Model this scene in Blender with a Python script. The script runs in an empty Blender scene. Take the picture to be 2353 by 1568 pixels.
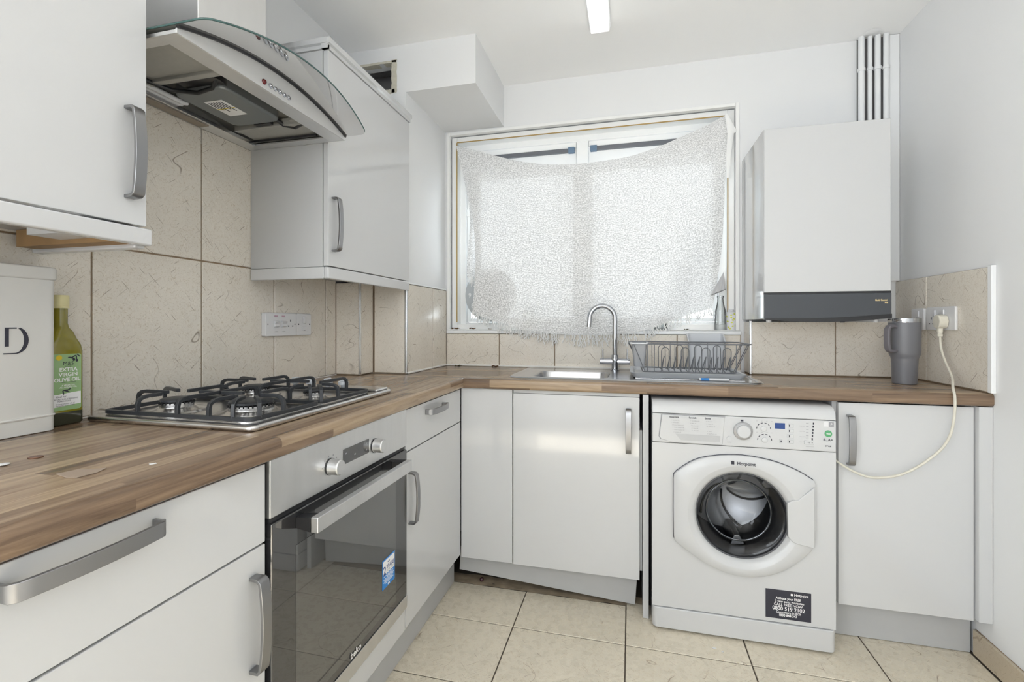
import bpy, bmesh, math, random
from mathutils import Vector, Matrix, noise
random.seed(7)
S = bpy.context.scene
C = S.collection
PI = math.pi

# ------------------------------------------------------------------ camera
cam_d = bpy.data.cameras.new('camera'); cam = bpy.data.objects.new('camera', cam_d); C.objects.link(cam)
cam_d.sensor_width = 36.0; cam_d.lens = 1079.0 / 2353.0 * 36.0
cam_d.shift_y = -39.0 / 2353.0; cam_d.clip_start = 0.02
cam.location = (0, 0, 1.14); cam.rotation_euler = (PI / 2, 0, math.atan(272.5 / 1079.0))
S.camera = cam
# ------------------------------------------------------------------ daylight
W = bpy.data.worlds.new('sky'); S.world = W; W.use_nodes = True
bg = W.node_tree.nodes['Background']
bg.inputs[0].default_value = (0.90, 0.952, 1.0, 1); bg.inputs[1].default_value = 3.3
for nm, loc, rot, sx, sy in (('window_portal', (-.24, 2.65, 1.65), (-PI / 2, 0, 0), 1.46, 1.06),
                             ('rear_opening_portal', (-.3, -1.72, 1.70), (PI / 2, 0, 0), 1.3, 1.1),  # samples sky through the opening added in the rear wall
                             ('side_opening_portal', (-1.33, -.9, 1.05), (0, -PI / 2, 0), 2.1, 1.3)):  # samples sky through the unseen opening added in the left wall
    l = bpy.data.lights.new(nm, 'AREA'); l.shape = 'RECTANGLE'; l.size = sx; l.size_y = sy
    l.cycles.is_portal = True
    o = bpy.data.objects.new(nm, l); o.location = loc; o.rotation_euler = rot; C.objects.link(o)
bounce_sun = bpy.data.lights.new('bounce_sun', 'SUN'); bounce_sun.energy = 19.0; bounce_sun.angle = math.radians(.6); bounce_sun.color = (1, 1, 1)
so = bpy.data.objects.new('bounce_sun', bounce_sun); so.rotation_euler = (math.radians(32), 0, 0); C.objects.link(so)   # high sun added behind, through the rear opening, to brighten the ceiling
S.view_settings.view_transform = 'Standard'; S.view_settings.look = 'None'
S.view_settings.gamma = 1.0; S.view_settings.use_curve_mapping = False
S.view_settings.exposure = 0.98
LAMP_STRENGTH = 0.5
S.cycles.max_bounces = 9; S.cycles.diffuse_bounces = 6; S.cycles.glossy_bounces = 3; S.cycles.transmission_bounces = 4; S.cycles.transparent_max_bounces = 10
S.cycles.caustics_reflective = False; S.cycles.caustics_refractive = False
S.cycles.sample_clamp_indirect = 6.0

# ------------------------------------------------------------------ helpers
def wloc(o):
    v = Vector((0, 0, 0))
    while o: v += o.location; o = o.parent
    return v

class MB:
    """collects geometry in world metres; build() links it as one mesh object"""
    def __init__(s): s.v = []; s.f = []
    def add(s, vs, fs):
        n = len(s.v); s.v += [tuple(p) for p in vs]; s.f += [tuple(i + n for i in f) for f in fs]; return s
    def box(s, x0, x1, y0, y1, z0, z1):
        v = [(x, y, z) for z in (z0, z1) for y in (y0, y1) for x in (x0, x1)]
        return s.add(v, [(0, 2, 3, 1), (4, 5, 7, 6), (0, 1, 5, 4), (2, 6, 7, 3), (0, 4, 6, 2), (1, 3, 7, 5)])
    def quad(s, a, b, c, d): return s.add([a, b, c, d], [(0, 1, 2, 3)])
    def prism(s, poly, axis, a, b):
        """poly in the other two axes (x: (y,z); y: (x,z); z: (x,y))"""
        def P(u, w, t): return {'x': (t, u, w), 'y': (u, t, w), 'z': (u, w, t)}[axis]
        n = len(poly); vs = [P(u, w, a) for u, w in poly] + [P(u, w, b) for u, w in poly]
        return s.add(vs, [tuple(range(n))[::-1], tuple(range(n, 2 * n))] + [(i, (i + 1) % n, n + (i + 1) % n, n + i) for i in range(n)])
    def ring(s, path, prof, closed=False, cap=True, twist=None):
        """sweep a closed profile [(a,b)] along path of 3D points"""
        path = [Vector(p) for p in path]; n = len(path); m = len(prof); vs = []
        up = None
        for i, p in enumerate(path):
            if closed: t = path[(i + 1) % n] - path[i - 1]
            else: t = path[min(i + 1, n - 1)] - path[max(i - 1, 0)]
            t = t.normalized() if t.length > 1e-9 else Vector((0, 0, 1))
            if up is None:
                up = twist.copy() if twist else (Vector((0, 0, 1)) if abs(t.z) < .9 else Vector((1, 0, 0)))
            side = t.cross(up)
            if side.length < 1e-6: side = t.orthogonal()
            side.normalize(); up = side.cross(t).normalized()
            for a, b in prof: vs.append(p + side * a + up * b)
        fs = []
        for i in range(n if closed else n - 1):
            for j in range(m):
                fs.append((i * m + j, i * m + (j + 1) % m, ((i + 1) % n) * m + (j + 1) % m, ((i + 1) % n) * m + j))
        if not closed and cap:
            fs.append(tuple(range(m))[::-1]); fs.append(tuple((n - 1) * m + j for j in range(m)))
        return s.add(vs, fs)
    def tube(s, path, r, n=8, closed=False):
        return s.ring(path, [(r * math.cos(2 * PI * k / n), r * math.sin(2 * PI * k / n)) for k in range(n)], closed)
    def bar(s, path, w, h, closed=False, twist=None):
        return s.ring(path, [(-w / 2, -h / 2), (w / 2, -h / 2), (w / 2, h / 2), (-w / 2, h / 2)], closed, twist=twist)
    def lathe(s, prof, c, axis='z', n=32, a0=0, a1=2 * PI, cap=True):
        """prof: [(r,t)] turned about the axis through c"""
        c = Vector(c); full = abs(a1 - a0 - 2 * PI) < 1e-6; m = n if full else n + 1; vs = []; fs = []
        for r, t in prof:
            for k in range(m):
                a = a0 + (a1 - a0) * k / n; u, w = r * math.cos(a), r * math.sin(a)
                vs.append(c + Vector({'z': (u, w, t), 'y': (u, t, w), 'x': (t, u, w)}[axis]))
        for i in range(len(prof) - 1):
            for k in range(m if full else m - 1):
                fs.append((i * m + k, i * m + (k + 1) % m, (i + 1) * m + (k + 1) % m, (i + 1) * m + k))
        if full and cap:
            if prof[0][0] > 1e-6: fs.append(tuple(range(m))[::-1])
            if prof[-1][0] > 1e-6: fs.append(tuple((len(prof) - 1) * m + k for k in range(m)))
        return s.add(vs, fs)
    def cyl(s, c, axis, r, t0, t1, n=20): return s.lathe([(r, t0), (r, t1)], c, axis, n)
    def rotate(s, c, axis, ang, start=0):
        M = Matrix.Translation(c) @ Matrix.Rotation(ang, 4, axis) @ Matrix.Translation(-Vector(c))
        s.v[start:] = [tuple(M @ Vector(p)) for p in s.v[start:]]; return s
    def text(s, body, size, loc, face='y', align='CENTER', off=0.0, sx=1.0):
        cu = bpy.data.curves.new('t', 'FONT'); cu.body = body; cu.size = size; cu.align_x = align; cu.align_y = 'CENTER'
        cu.offset = off; cu.resolution_u = 3
        ob = bpy.data.objects.new('t', cu); C.objects.link(ob)
        me = bpy.data.meshes.new_from_object(ob.evaluated_get(bpy.context.evaluated_depsgraph_get()))
        C.objects.unlink(ob); bpy.data.objects.remove(ob); bpy.data.curves.remove(cu)
        L = Vector(loc)
        fr = {'y': ((1, 0, 0), (0, 0, 1)), 'x': ((0, 1, 0), (0, 0, 1)), '-x': ((0, -1, 0), (0, 0, 1))}[face]
        a, b = Vector(fr[0]), Vector(fr[1])
        s.add([L + a * (v.co.x * sx) + b * v.co.y for v in me.vertices], [tuple(p.vertices) for p in me.polygons])
        bpy.data.meshes.remove(me); return s
    def mesh(s, name, base=Vector((0, 0, 0)), smooth=None):
        me = bpy.data.meshes.new(name); me.from_pydata([tuple(Vector(p) - base) for p in s.v], [], s.f)
        bm = bmesh.new(); bm.from_mesh(me); bmesh.ops.recalc_face_normals(bm, faces=bm.faces); bm.to_mesh(me); bm.free()
        if smooth:
            for p in me.polygons: p.use_smooth = True
            me.set_sharp_from_angle(angle=math.radians(smooth))
        return me
    def build(s, name, m, parent=None, bev=0, seg=2, smooth=None, label=None, kind=None):
        base = wloc(parent) if parent else Vector((0, 0, 0))
        me = s.mesh(name, base, smooth); me.materials.append(m)
        o = bpy.data.objects.new(name, me); C.objects.link(o); o.parent = parent
        if bev:
            b = o.modifiers.new('bevel', 'BEVEL'); b.width = bev; b.segments = seg; b.limit_method = 'ANGLE'; b.angle_limit = math.radians(40)
            if not smooth:
                for p in me.polygons: p.use_smooth = True
                me.set_sharp_from_angle(angle=math.radians(180)); b.harden_normals = True
        if label: o['label'] = label
        if kind: o['kind'] = kind
        return o

def tag(o, label, cat, group=None, kind=None):
    o['label'] = label; o['category'] = cat
    if group: o['group'] = group
    if kind: o['kind'] = kind
    return o
def thing(name, loc, label, cat, group=None, kind=None):
    o = bpy.data.objects.new(name, None); o.location = loc; o.empty_display_size = .05; C.objects.link(o)
    return tag(o, label, cat, group, kind)
def box(name, m, parent, *d, bev=0, seg=2, **k): return MB().box(*d).build(name, m, parent, bev, seg, **k)
def arc(cx, cy, r, a0, a1, n): return [(cx + r * math.cos(a0 + (a1 - a0) * i / n), cy + r * math.sin(a0 + (a1 - a0) * i / n)) for i in range(n + 1)]
def rrect(x0, x1, y0, y1, r, n=4):
    return (arc(x1 - r, y1 - r, r, 0, PI / 2, n) + arc(x0 + r, y1 - r, r, PI / 2, PI, n) +
            arc(x0 + r, y0 + r, r, PI, 1.5 * PI, n) + arc(x1 - r, y0 + r, r, 1.5 * PI, 2 * PI, n))

# ------------------------------------------------------------------ materials
def new(name):
    m = bpy.data.materials.new(name); m.use_nodes = True; nt = m.node_tree
    return m, nt, nt.nodes['Principled BSDF']
def N(nt, t, **k):
    n = nt.nodes.new(t)
    for a, b in k.items(): setattr(n, a, b)
    return n
def L(nt, a, b): nt.links.new(a, b)
def math_(nt, op, a, b=None, c=None):
    n = N(nt, 'ShaderNodeMath', operation=op)
    for i, x in enumerate((a, b, c)):
        if x is None: continue
        if hasattr(x, 'links'): L(nt, x, n.inputs[i])
        else: n.inputs[i].default_value = x
    return n.outputs[0]
def mix(nt, fac, a, b):
    n = N(nt, 'ShaderNodeMix', data_type='RGBA')
    for i, x in ((0, fac), (6, a), (7, b)):
        if hasattr(x, 'links'): L(nt, x, n.inputs[i])
        else: n.inputs[i].default_value = x if i == 0 else (*x, 1)
    return n.outputs[2]
def mat(name, col, rough=.4, metal=0, bump=None, var=None, coat=0, spec=.5, **k):
    m, nt, p = new(name)
    p.inputs['Base Color'].default_value = (*col, 1); p.inputs['Roughness'].default_value = rough
    p.inputs['Metallic'].default_value = metal; p.inputs['Specular IOR Level'].default_value = spec
    p.inputs['Coat Weight'].default_value = coat
    pos = N(nt, 'ShaderNodeNewGeometry').outputs['Position']
    if bump:
        n = N(nt, 'ShaderNodeTexNoise'); n.inputs['Scale'].default_value = bump[0]; n.inputs['Detail'].default_value = 2
        L(nt, pos, n.inputs['Vector'])
        b = N(nt, 'ShaderNodeBump'); b.inputs['Strength'].default_value = bump[1]; b.inputs['Distance'].default_value = .002
        L(nt, n.outputs[0], b.inputs['Height']); L(nt, b.outputs[0], p.inputs['Normal'])
    if var:   # (scale, amount): stains and wear of the paint itself
        n = N(nt, 'ShaderNodeTexNoise'); n.inputs['Scale'].default_value = var[0]; n.inputs['Detail'].default_value = 3
        L(nt, pos, n.inputs['Vector'])
        d = tuple(c * (1 - var[1]) for c in col); u = tuple(min(1, c * (1 + var[1])) for c in col)
        L(nt, mix(nt, n.outputs[0], d, u), p.inputs['Base Color'])
    return m

M = {}
M['wall'] = mat('wall_paint', (.78, .785, .79), .55, var=(3, .012))
M['ceil'] = mat('ceiling_paint', (.955, .955, .955), .6, var=(4, .012))
M['gloss'] = mat('white_gloss_door', (.585, .59, .595), .09, coat=.3)
M['carcass'] = mat('white_melamine', (.54, .545, .55), .32)
M['plinth'] = mat('plinth_white', (.46, .465, .47), .35, var=(14, .05))
M['upvc'] = mat('window_paint', (.86, .86, .85), .35, var=(25, .02))
M['handle'] = mat('brushed_nickel', (.34, .34, .345), .34, 1)
M['chrome'] = mat('chrome', (.50, .515, .55), .09, 1)
M['black'] = mat('black_plastic', (.018, .018, .02), .3)
M['iron'] = mat('cast_iron', (.028, .03, .034), .42, bump=(400, .25))
M['dark'] = mat('dark_void', (.03, .03, .033), .8)
M['grey_plastic'] = mat('grey_plastic', (.33, .34, .36), .4)
M['ltgrey'] = mat('light_grey_plastic', (.60, .62, .65), .4)
M['white_plastic'] = mat('white_plastic', (.70, .70, .71), .3)
M['appl'] = mat('appliance_enamel', (.57, .575, .58), .22)
M['brown'] = mat('raw_timber', (.33, .20, .09), .6, bump=(60, .1), var=(30, .25))
M['silver_trim'] = mat('aluminium_trim', (.75, .76, .78), .22, 1)
M['white_trim'] = mat('white_pvc_trim', (.80, .81, .82), .3)
M['caulk'] = mat('white_sealant', (.78, .77, .74), .5)
M['ink'] = mat('dark_ink', (.03, .03, .045), .5)
M['greyink'] = mat('grey_ink', (.30, .30, .32), .5)
M['whiteink'] = mat('white_ink', (.85, .85, .85), .5)
M['goldink'] = mat('gold_ink', (.75, .60, .32), .4)
M['blue'] = mat('blue_print', (.02, .22, .62), .35)
M['navy'] = mat('navy_print', (.02, .06, .22), .4)
M['red'] = mat('red_lens', (.11, .006, .008), .2)
M['green_label'] = mat('green_label', (.30, .46, .22), .5)
M['yellow'] = mat('yellow_print', (.72, .55, .03), .5)
M['lemon'] = mat('lemon_print', (.60, .62, .06), .4)
M['cream_cap'] = mat('cream_cap', (.72, .66, .36), .35)
M['copper'] = mat('copper_coin', (.30, .17, .12), .35, 1)
M['leaf'] = mat('dead_leaf', (.16, .07, .025), .7, var=(200, .5))
M['leafg'] = mat('olive_leaf', (.10, .09, .035), .7, var=(200, .5))
M['cable'] = mat('cream_cable', (.66, .63, .54), .45, var=(40, .12))
M['mug'] = mat('mug_powder_coat', (.155, .155, .17), .36, bump=(900, .05))
M['mug_handle'] = mat('mug_grip', (.15, .14, .155), .5)
M['rack_wire'] = mat('coated_wire', (.13, .135, .15), .35)
M['screed'] = mat('bare_screed', (.33, .26, .18), .85, bump=(60, .6), var=(25, .55))
M['grout_w'] = mat('wall_grout', (.27, .195, .125), .8)
M['grout_f'] = mat('floor_grout', (.085, .066, .05), .85)
M['grape'] = mat('purple_grape', (.05, .018, .025), .25)
M['plaster'] = mat('raw_plaster', (.58, .55, .46), .8, bump=(120, .3), var=(60, .2))
M['darkgrey'] = mat('dark_grey_matt', (.17, .165, .165), .8)
M['motor'] = mat('galvanised_grey', (.22, .235, .24), .4, .5)
M['hoodin'] = mat('hood_inner_paint', (.40, .395, .37), .4, .3, var=(60, .08))
M['tincan'] = mat('cream_tin', (.70, .695, .665), .16, coat=.4)
M['clock'] = mat('clock_face', (.52, .55, .57), .4)
M['panelgrey'] = mat('boiler_panel', (.055, .06, .07), .38, bump=(500, .05))
M['foil'] = mat('white_scrap', (.75, .75, .74), .4)
M['sky_blue'] = mat('blue_print_face', (.33, .56, .68), .4)
M['scrap'] = mat('laminate_chip', (.30, .23, .175), .6)
M['badge'] = mat('green_badge', (.10, .36, .16), .3)
M['smoke'] = mat('smoked_diffuser', (.26, .21, .16), .25)
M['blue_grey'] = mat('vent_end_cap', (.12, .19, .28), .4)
M['silver'] = mat('silver_enamel', (.66, .66, .66), .38, .25)
M['paper'] = mat('grey_paper', (.50, .50, .51), .6)
M['neon'] = mat('pink_neon_lens', (.50, .33, .40), .25)
M['cork'] = mat('stained_seam', (.42, .28, .10), .7)

def brushed(name, col, rough, axis, var=.10):
    m, nt, p = new(name); p.inputs['Metallic'].default_value = 1
    pos = N(nt, 'ShaderNodeNewGeometry').outputs['Position']
    mp = N(nt, 'ShaderNodeMapping'); mp.inputs['Scale'].default_value = {'x': (8, 400, 400), 'y': (400, 8, 400), 'z': (400, 400, 8)}[axis]
    L(nt, pos, mp.inputs[0]); n = N(nt, 'ShaderNodeTexNoise'); n.inputs['Scale'].default_value = 1; n.inputs['Detail'].default_value = 3
    L(nt, mp.outputs[0], n.inputs['Vector'])
    n2 = N(nt, 'ShaderNodeTexNoise'); n2.inputs['Scale'].default_value = 18; n2.inputs['Detail'].default_value = 5
    mp2 = N(nt, 'ShaderNodeMapping'); mp2.inputs['Scale'].default_value = (1.5, 1.5, .35); L(nt, pos, mp2.inputs[0]); L(nt, mp2.outputs[0], n2.inputs['Vector'])
    L(nt, mix(nt, n2.outputs[0], tuple(c * (1 - var) for c in col), tuple(min(1, c * (1 + var)) for c in col)), p.inputs['Base Color'])
    L(nt, math_(nt, 'MULTIPLY_ADD', n.outputs[0], .18, rough - .09), p.inputs['Roughness'])
    return m
M['steel'] = brushed('brushed_steel', (.70, .70, .70), .36, 'y')
M['steel_hob'] = brushed('hob_steel', (.68, .67, .66), .24, 'x')
M['steel_sink'] = brushed('sink_steel', (.54, .54, .55), .24, 'x')
M['steel_hood'] = brushed('hood_steel', (.78, .78, .78), .42, 'y', .04)

def tile_mat(name, col, dark, vein, rough):
    m, nt, p = new(name)
    geo = N(nt, 'ShaderNodeNewGeometry').outputs['Position']; rnd = N(nt, 'ShaderNodeObjectInfo').outputs['Random']
    v = N(nt, 'ShaderNodeVectorMath', operation='ADD'); L(nt, geo, v.inputs[0])
    cmb = N(nt, 'ShaderNodeCombineXYZ'); s = math_(nt, 'MULTIPLY', rnd, 37.0)
    for i in range(3): L(nt, s, cmb.inputs[i])
    L(nt, cmb.outputs[0], v.inputs[1]); pos = v.outputs[0]
    def nz(scale, detail=3, rough_=.5, dist=0, vec=pos):
        n = N(nt, 'ShaderNodeTexNoise'); n.inputs['Scale'].default_value = scale; n.inputs['Detail'].default_value = detail
        n.inputs['Roughness'].default_value = rough_; n.inputs['Distortion'].default_value = dist; L(nt, vec, n.inputs['Vector']); return n.outputs[0]
    base = mix(nt, nz(7, 3), tuple(c * .90 for c in col), tuple(min(1, c * 1.08) for c in col))
    sp = N(nt, 'ShaderNodeMapRange'); sp.inputs[1].default_value = .62; sp.inputs[2].default_value = .72; L(nt, nz(170, 2), sp.inputs[0])
    base = mix(nt, math_(nt, 'MULTIPLY', sp.outputs[0], .35), base, tuple(min(1, c * 1.25) for c in col))
    sp2 = N(nt, 'ShaderNodeMapRange'); sp2.inputs[1].default_value = .63; sp2.inputs[2].default_value = .70; L(nt, nz(120, 3), sp2.inputs[0])
    base = mix(nt, math_(nt, 'MULTIPLY', sp2.outputs[0], .22), base, dark)
    def veins(scale, width, mask_scale, lo, strength, dist):
        a = math_(nt, 'ABSOLUTE', math_(nt, 'SUBTRACT', nz(scale, 2, .55, dist), .5))
        mr = N(nt, 'ShaderNodeMapRange'); mr.inputs[1].default_value = 0; mr.inputs[2].default_value = width
        mr.inputs[3].default_value = 1; mr.inputs[4].default_value = 0; L(nt, a, mr.inputs[0])
        mk = N(nt, 'ShaderNodeMapRange'); mk.inputs[1].default_value = lo; mk.inputs[2].default_value = lo + .06; L(nt, nz(mask_scale, 2), mk.inputs[0])
        return math_(nt, 'MULTIPLY', math_(nt, 'MULTIPLY', mr.outputs[0], mk.outputs[0]), strength)
    base = mix(nt, veins(4.5, .0045, 9, .53, .85, .5), base, vein)
    sep = N(nt, 'ShaderNodeSeparateXYZ'); L(nt, geo, sep.inputs[0])
    if name.endswith('floor_tile'): pu, pw = sep.outputs[0], sep.outputs[1]
    else: pu, pw = math_(nt, 'ADD', sep.outputs[0], sep.outputs[1]), sep.outputs[2]
    pl = N(nt, 'ShaderNodeCombineXYZ'); L(nt, pu, pl.inputs[0]); L(nt, pw, pl.inputs[1]); L(nt, s, pl.inputs[2])
    def dashes(ang, su, sw, thr, strength, col_):
        nonlocal base
        mp = N(nt, 'ShaderNodeMapping'); mp.vector_type = 'TEXTURE'; mp.inputs['Rotation'].default_value = (0, 0, ang); L(nt, pl.outputs[0], mp.inputs[0])
        m2 = N(nt, 'ShaderNodeMapping'); m2.inputs['Scale'].default_value = (su, sw, 1); L(nt, mp.outputs[0], m2.inputs[0])
        n = nz(1, 1, .5, .25, m2.outputs[0])
        mr = N(nt, 'ShaderNodeMapRange'); mr.inputs[1].default_value = thr; mr.inputs[2].default_value = thr + .035; L(nt, n, mr.inputs[0])
        base = mix(nt, math_(nt, 'MULTIPLY', mr.outputs[0], strength), base, col_)
    for k, ang in enumerate((.45, 1.15, 2.1, 2.75)):
        dashes(ang, 55 + 9 * k, 420, .70, .50, dark)
        dashes(ang + .35, 110, 640, .69, .40, dark)
    for ang in (.7, 2.3): dashes(ang, 16, 300, .72, .6, vein)
    L(nt, base, p.inputs['Base Color'])
    r = math_(nt, 'MULTIPLY_ADD', nz(40, 1), .12, rough - .06); L(nt, r, p.inputs['Roughness'])
    b = N(nt, 'ShaderNodeBump'); b.inputs['Strength'].default_value = .12; b.inputs['Distance'].default_value = .001
    L(nt, nz(60, 2), b.inputs['Height']); L(nt, b.outputs[0], p.inputs['Normal'])
    return m
M['tile'] = tile_mat('beige_wall_tile', (.75, .70, .62), (.46, .36, .24), (.20, .15, .105), .20)
M['ftile'] = tile_mat('cream_floor_tile', (.72, .655, .53), (.46, .34, .20), (.24, .16, .10), .28)

M['sktile'] = tile_mat('tan_skirting_tile', (.50, .425, .32), (.36, .27, .17), (.22, .15, .09), .3)

def wood_mat(name, along):
    m, nt, p = new(name)
    pos = N(nt, 'ShaderNodeNewGeometry').outputs['Position']
    sep = N(nt, 'ShaderNodeSeparateXYZ'); L(nt, pos, sep.inputs[0])
    cmb = N(nt, 'ShaderNodeCombineXYZ')
    a, c = (sep.outputs[1], sep.outputs[0]) if along == 'y' else (sep.outputs[0], sep.outputs[1])
    sign = -1.0 if along == 'y' else 1.0
    L(nt, math_(nt, 'ADD', a, 5.0), cmb.inputs[0])
    L(nt, math_(nt, 'ADD', math_(nt, 'MULTIPLY_ADD', sep.outputs[2], sign, c), 5.017), cmb.inputs[1])
    br = N(nt, 'ShaderNodeTexBrick'); br.offset = .37; br.offset_frequency = 2; br.squash = 1
    br.inputs['Scale'].default_value = 1; br.inputs['Brick Width'].default_value = .46; br.inputs['Row Height'].default_value = .037
    br.inputs['Mortar Size'].default_value = 0; br.inputs['Bias'].default_value = 0
    br.inputs['Color1'].default_value = (0, 0, 0, 1); br.inputs['Color2'].default_value = (1, 1, 1, 1)
    L(nt, cmb.outputs[0], br.inputs['Vector'])
    mp = N(nt, 'ShaderNodeMapping'); mp.inputs['Scale'].default_value = (3.2, 48, 1); L(nt, cmb.outputs[0], mp.inputs[0])
    off = N(nt, 'ShaderNodeVectorMath', operation='ADD'); L(nt, mp.outputs[0], off.inputs[0])
    sc = N(nt, 'ShaderNodeVectorMath', operation='SCALE'); sc.inputs['Scale'].default_value = 17; L(nt, br.outputs['Color'], sc.inputs[0]); L(nt, sc.outputs[0], off.inputs[1])
    g = N(nt, 'ShaderNodeTexNoise'); g.inputs['Scale'].default_value = 1; g.inputs['Detail'].default_value = 7; g.inputs['Roughness'].default_value = .62; g.inputs['Distortion'].default_value = .8
    L(nt, off.outputs[0], g.inputs['Vector'])
    ramp = N(nt, 'ShaderNodeValToRGB'); e = ramp.color_ramp.elements
    e[0].position = 0; e[0].color = (.085, .054, .036, 1); e[1].position = 1; e[1].color = (.44, .33, .215, 1)
    q = ramp.color_ramp.elements.new(.45); q.color = (.235, .158, .102, 1)
    mx = math_(nt, 'ADD', math_(nt, 'MULTIPLY', N_rgb(nt, br.outputs['Color']), .55), math_(nt, 'MULTIPLY_ADD', g.outputs[0], 1.25, -.40))
    L(nt, mx, ramp.inputs[0]); L(nt, ramp.outputs[0], p.inputs['Base Color'])
    p.inputs['Roughness'].default_value = .26
    b = N(nt, 'ShaderNodeBump'); b.inputs['Strength'].default_value = .06; b.inputs['Distance'].default_value = .001
    L(nt, g.outputs[0], b.inputs['Height']); L(nt, b.outputs[0], p.inputs['Normal'])
    return m
def N_rgb(nt, out):
    n = N(nt, 'ShaderNodeRGBToBW'); L(nt, out, n.inputs[0]); return n.outputs[0]
M['wood_y'] = wood_mat('walnut_block_laminate', 'y'); M['wood_x'] = wood_mat('walnut_block_laminate_return', 'x')

def thin_glass(name, tint, fac, rough=.02, haze=0.0):
    m, nt, p = new(name); nt.nodes.remove(p); out = nt.nodes['Material Output']
    t = N(nt, 'ShaderNodeBsdfTransparent'); t.inputs[0].default_value = (*tint, 1)
    g = N(nt, 'ShaderNodeBsdfGlossy'); g.inputs['Roughness'].default_value = rough
    fr = N(nt, 'ShaderNodeFresnel'); fr.inputs[0].default_value = 1.45
    f = math_(nt, 'MULTIPLY_ADD', fr.outputs[0], 1.0, fac)
    m1 = N(nt, 'ShaderNodeMixShader'); L(nt, f, m1.inputs[0]); L(nt, t.outputs[0], m1.inputs[1]); L(nt, g.outputs[0], m1.inputs[2])
    if haze:
        d = N(nt, 'ShaderNodeBsdfDiffuse'); d.inputs[0].default_value = (.8, .8, .8, 1)
        m2 = N(nt, 'ShaderNodeMixShader'); m2.inputs[0].default_value = haze
        L(nt, m1.outputs[0], m2.inputs[1]); L(nt, d.outputs[0], m2.inputs[2]); m1 = m2
    L(nt, m1.outputs[0], out.inputs[0]); return m
M['pane'] = thin_glass('window_glass', (.96, .98, .98), .0)
M['canopy'] = thin_glass('hood_glass', (.88, .92, .91), .04, .03, .10)
M['canopy_edge'] = mat('green_glass_edge', (.06, .12, .115), .1)
M['jar'] = thin_glass('clear_jar_glass', (.90, .92, .92), .06, .02, .06)
def mirror_dark(name, base, fac, rough):
    m, nt, p = new(name); out = nt.nodes['Material Output']
    p.inputs['Base Color'].default_value = (*base, 1); p.inputs['Roughness'].default_value = .25
    g = N(nt, 'ShaderNodeBsdfGlossy'); g.inputs['Roughness'].default_value = rough; g.inputs[0].default_value = (.9, .9, .9, 1)
    mx = N(nt, 'ShaderNodeMixShader'); mx.inputs[0].default_value = fac
    L(nt, p.outputs[0], mx.inputs[1]); L(nt, g.outputs[0], mx.inputs[2]); L(nt, mx.outputs[0], out.inputs[0]); return m
M['oven_glass'] = mirror_dark('dark_oven_glass', (.018, .018, .02), .11, .02)
M['oven_window'] = mirror_dark('oven_window_glass', (.04, .04, .04), .17, .02)
M['porthole'] = thin_glass('porthole_glass', (.80, .81, .82), .0, .02)
M['drum'] = mat('steel_drum', (.32, .32, .33), .3, 1)
M['glint'] = mat('drum_swirl_glint', (.55, .55, .56), .2, 1)  # lighter copy of the drum steel, for its swirl highlights
M['gasket'] = mat('rubber_gasket', (.16, .16, .17), .4)

m, nt, p = new('olive_oil_glass'); p.inputs['Base Color'].default_value = (.22, .19, .010, 1); p.inputs['Roughness'].default_value = .06
p.inputs['Coat Weight'].default_value = .5; M['oil'] = m
m, nt, p = new('dark_bottle_glass'); p.inputs['Base Color'].default_value = (.045, .048, .03, 1); p.inputs['Roughness'].default_value = .05; M['oil_dark'] = m

m, nt, p = new('loose_knit_curtain'); nt.nodes.remove(p); out = nt.nodes['Material Output']
uv = N(nt, 'ShaderNodeUVMap').outputs[0]
def kn(sx, sy, sc, det):
    mp = N(nt, 'ShaderNodeMapping'); mp.inputs['Scale'].default_value = (sx, sy, 1); L(nt, uv, mp.inputs[0])
    n = N(nt, 'ShaderNodeTexNoise'); n.inputs['Scale'].default_value = sc; n.inputs['Detail'].default_value = det; L(nt, mp.outputs[0], n.inputs['Vector']); return n.outputs[0]
flecks = kn(120, 210, 1, 2); rows = kn(14, 280, 1, 1)
fl = N(nt, 'ShaderNodeMapRange'); fl.inputs[1].default_value = .40; fl.inputs[2].default_value = .60; L(nt, math_(nt, 'ADD', math_(nt, 'MULTIPLY', flecks, .75), math_(nt, 'MULTIPLY', rows, .25)), fl.inputs[0])
colr = mix(nt, fl.outputs[0], (.52, .52, .52), (.93, .93, .93))
d = N(nt, 'ShaderNodeBsdfDiffuse'); L(nt, colr, d.inputs[0])
t = N(nt, 'ShaderNodeBsdfTranslucent'); L(nt, colr, t.inputs[0])
m1 = N(nt, 'ShaderNodeMixShader'); m1.inputs[0].default_value = .075; L(nt, d.outputs[0], m1.inputs[1]); L(nt, t.outputs[0], m1.inputs[2])
tr = N(nt, 'ShaderNodeBsdfTransparent'); m2 = N(nt, 'ShaderNodeMixShader'); m2.inputs[0].default_value = .018
L(nt, m1.outputs[0], m2.inputs[1]); L(nt, tr.outputs[0], m2.inputs[2]); L(nt, m2.outputs[0], out.inputs[0])
M['knit'] = m
m, nt, p = new('curtain_fringe_yarn'); nt.nodes.remove(p); out = nt.nodes['Material Output']
d = N(nt, 'ShaderNodeBsdfDiffuse'); d.inputs[0].default_value = (.95, .95, .94, 1); t = N(nt, 'ShaderNodeBsdfTranslucent'); t.inputs[0].default_value = (.95, .95, .94, 1)
m1 = N(nt, 'ShaderNodeMixShader'); m1.inputs[0].default_value = .15; L(nt, d.outputs[0], m1.inputs[1]); L(nt, t.outputs[0], m1.inputs[2]); L(nt, m1.outputs[0], out.inputs[0])
M['yarn'] = m
m, nt, p = new('lamp_diffuser'); p.inputs['Base Color'].default_value = (.8, .8, .8, 1)
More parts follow.
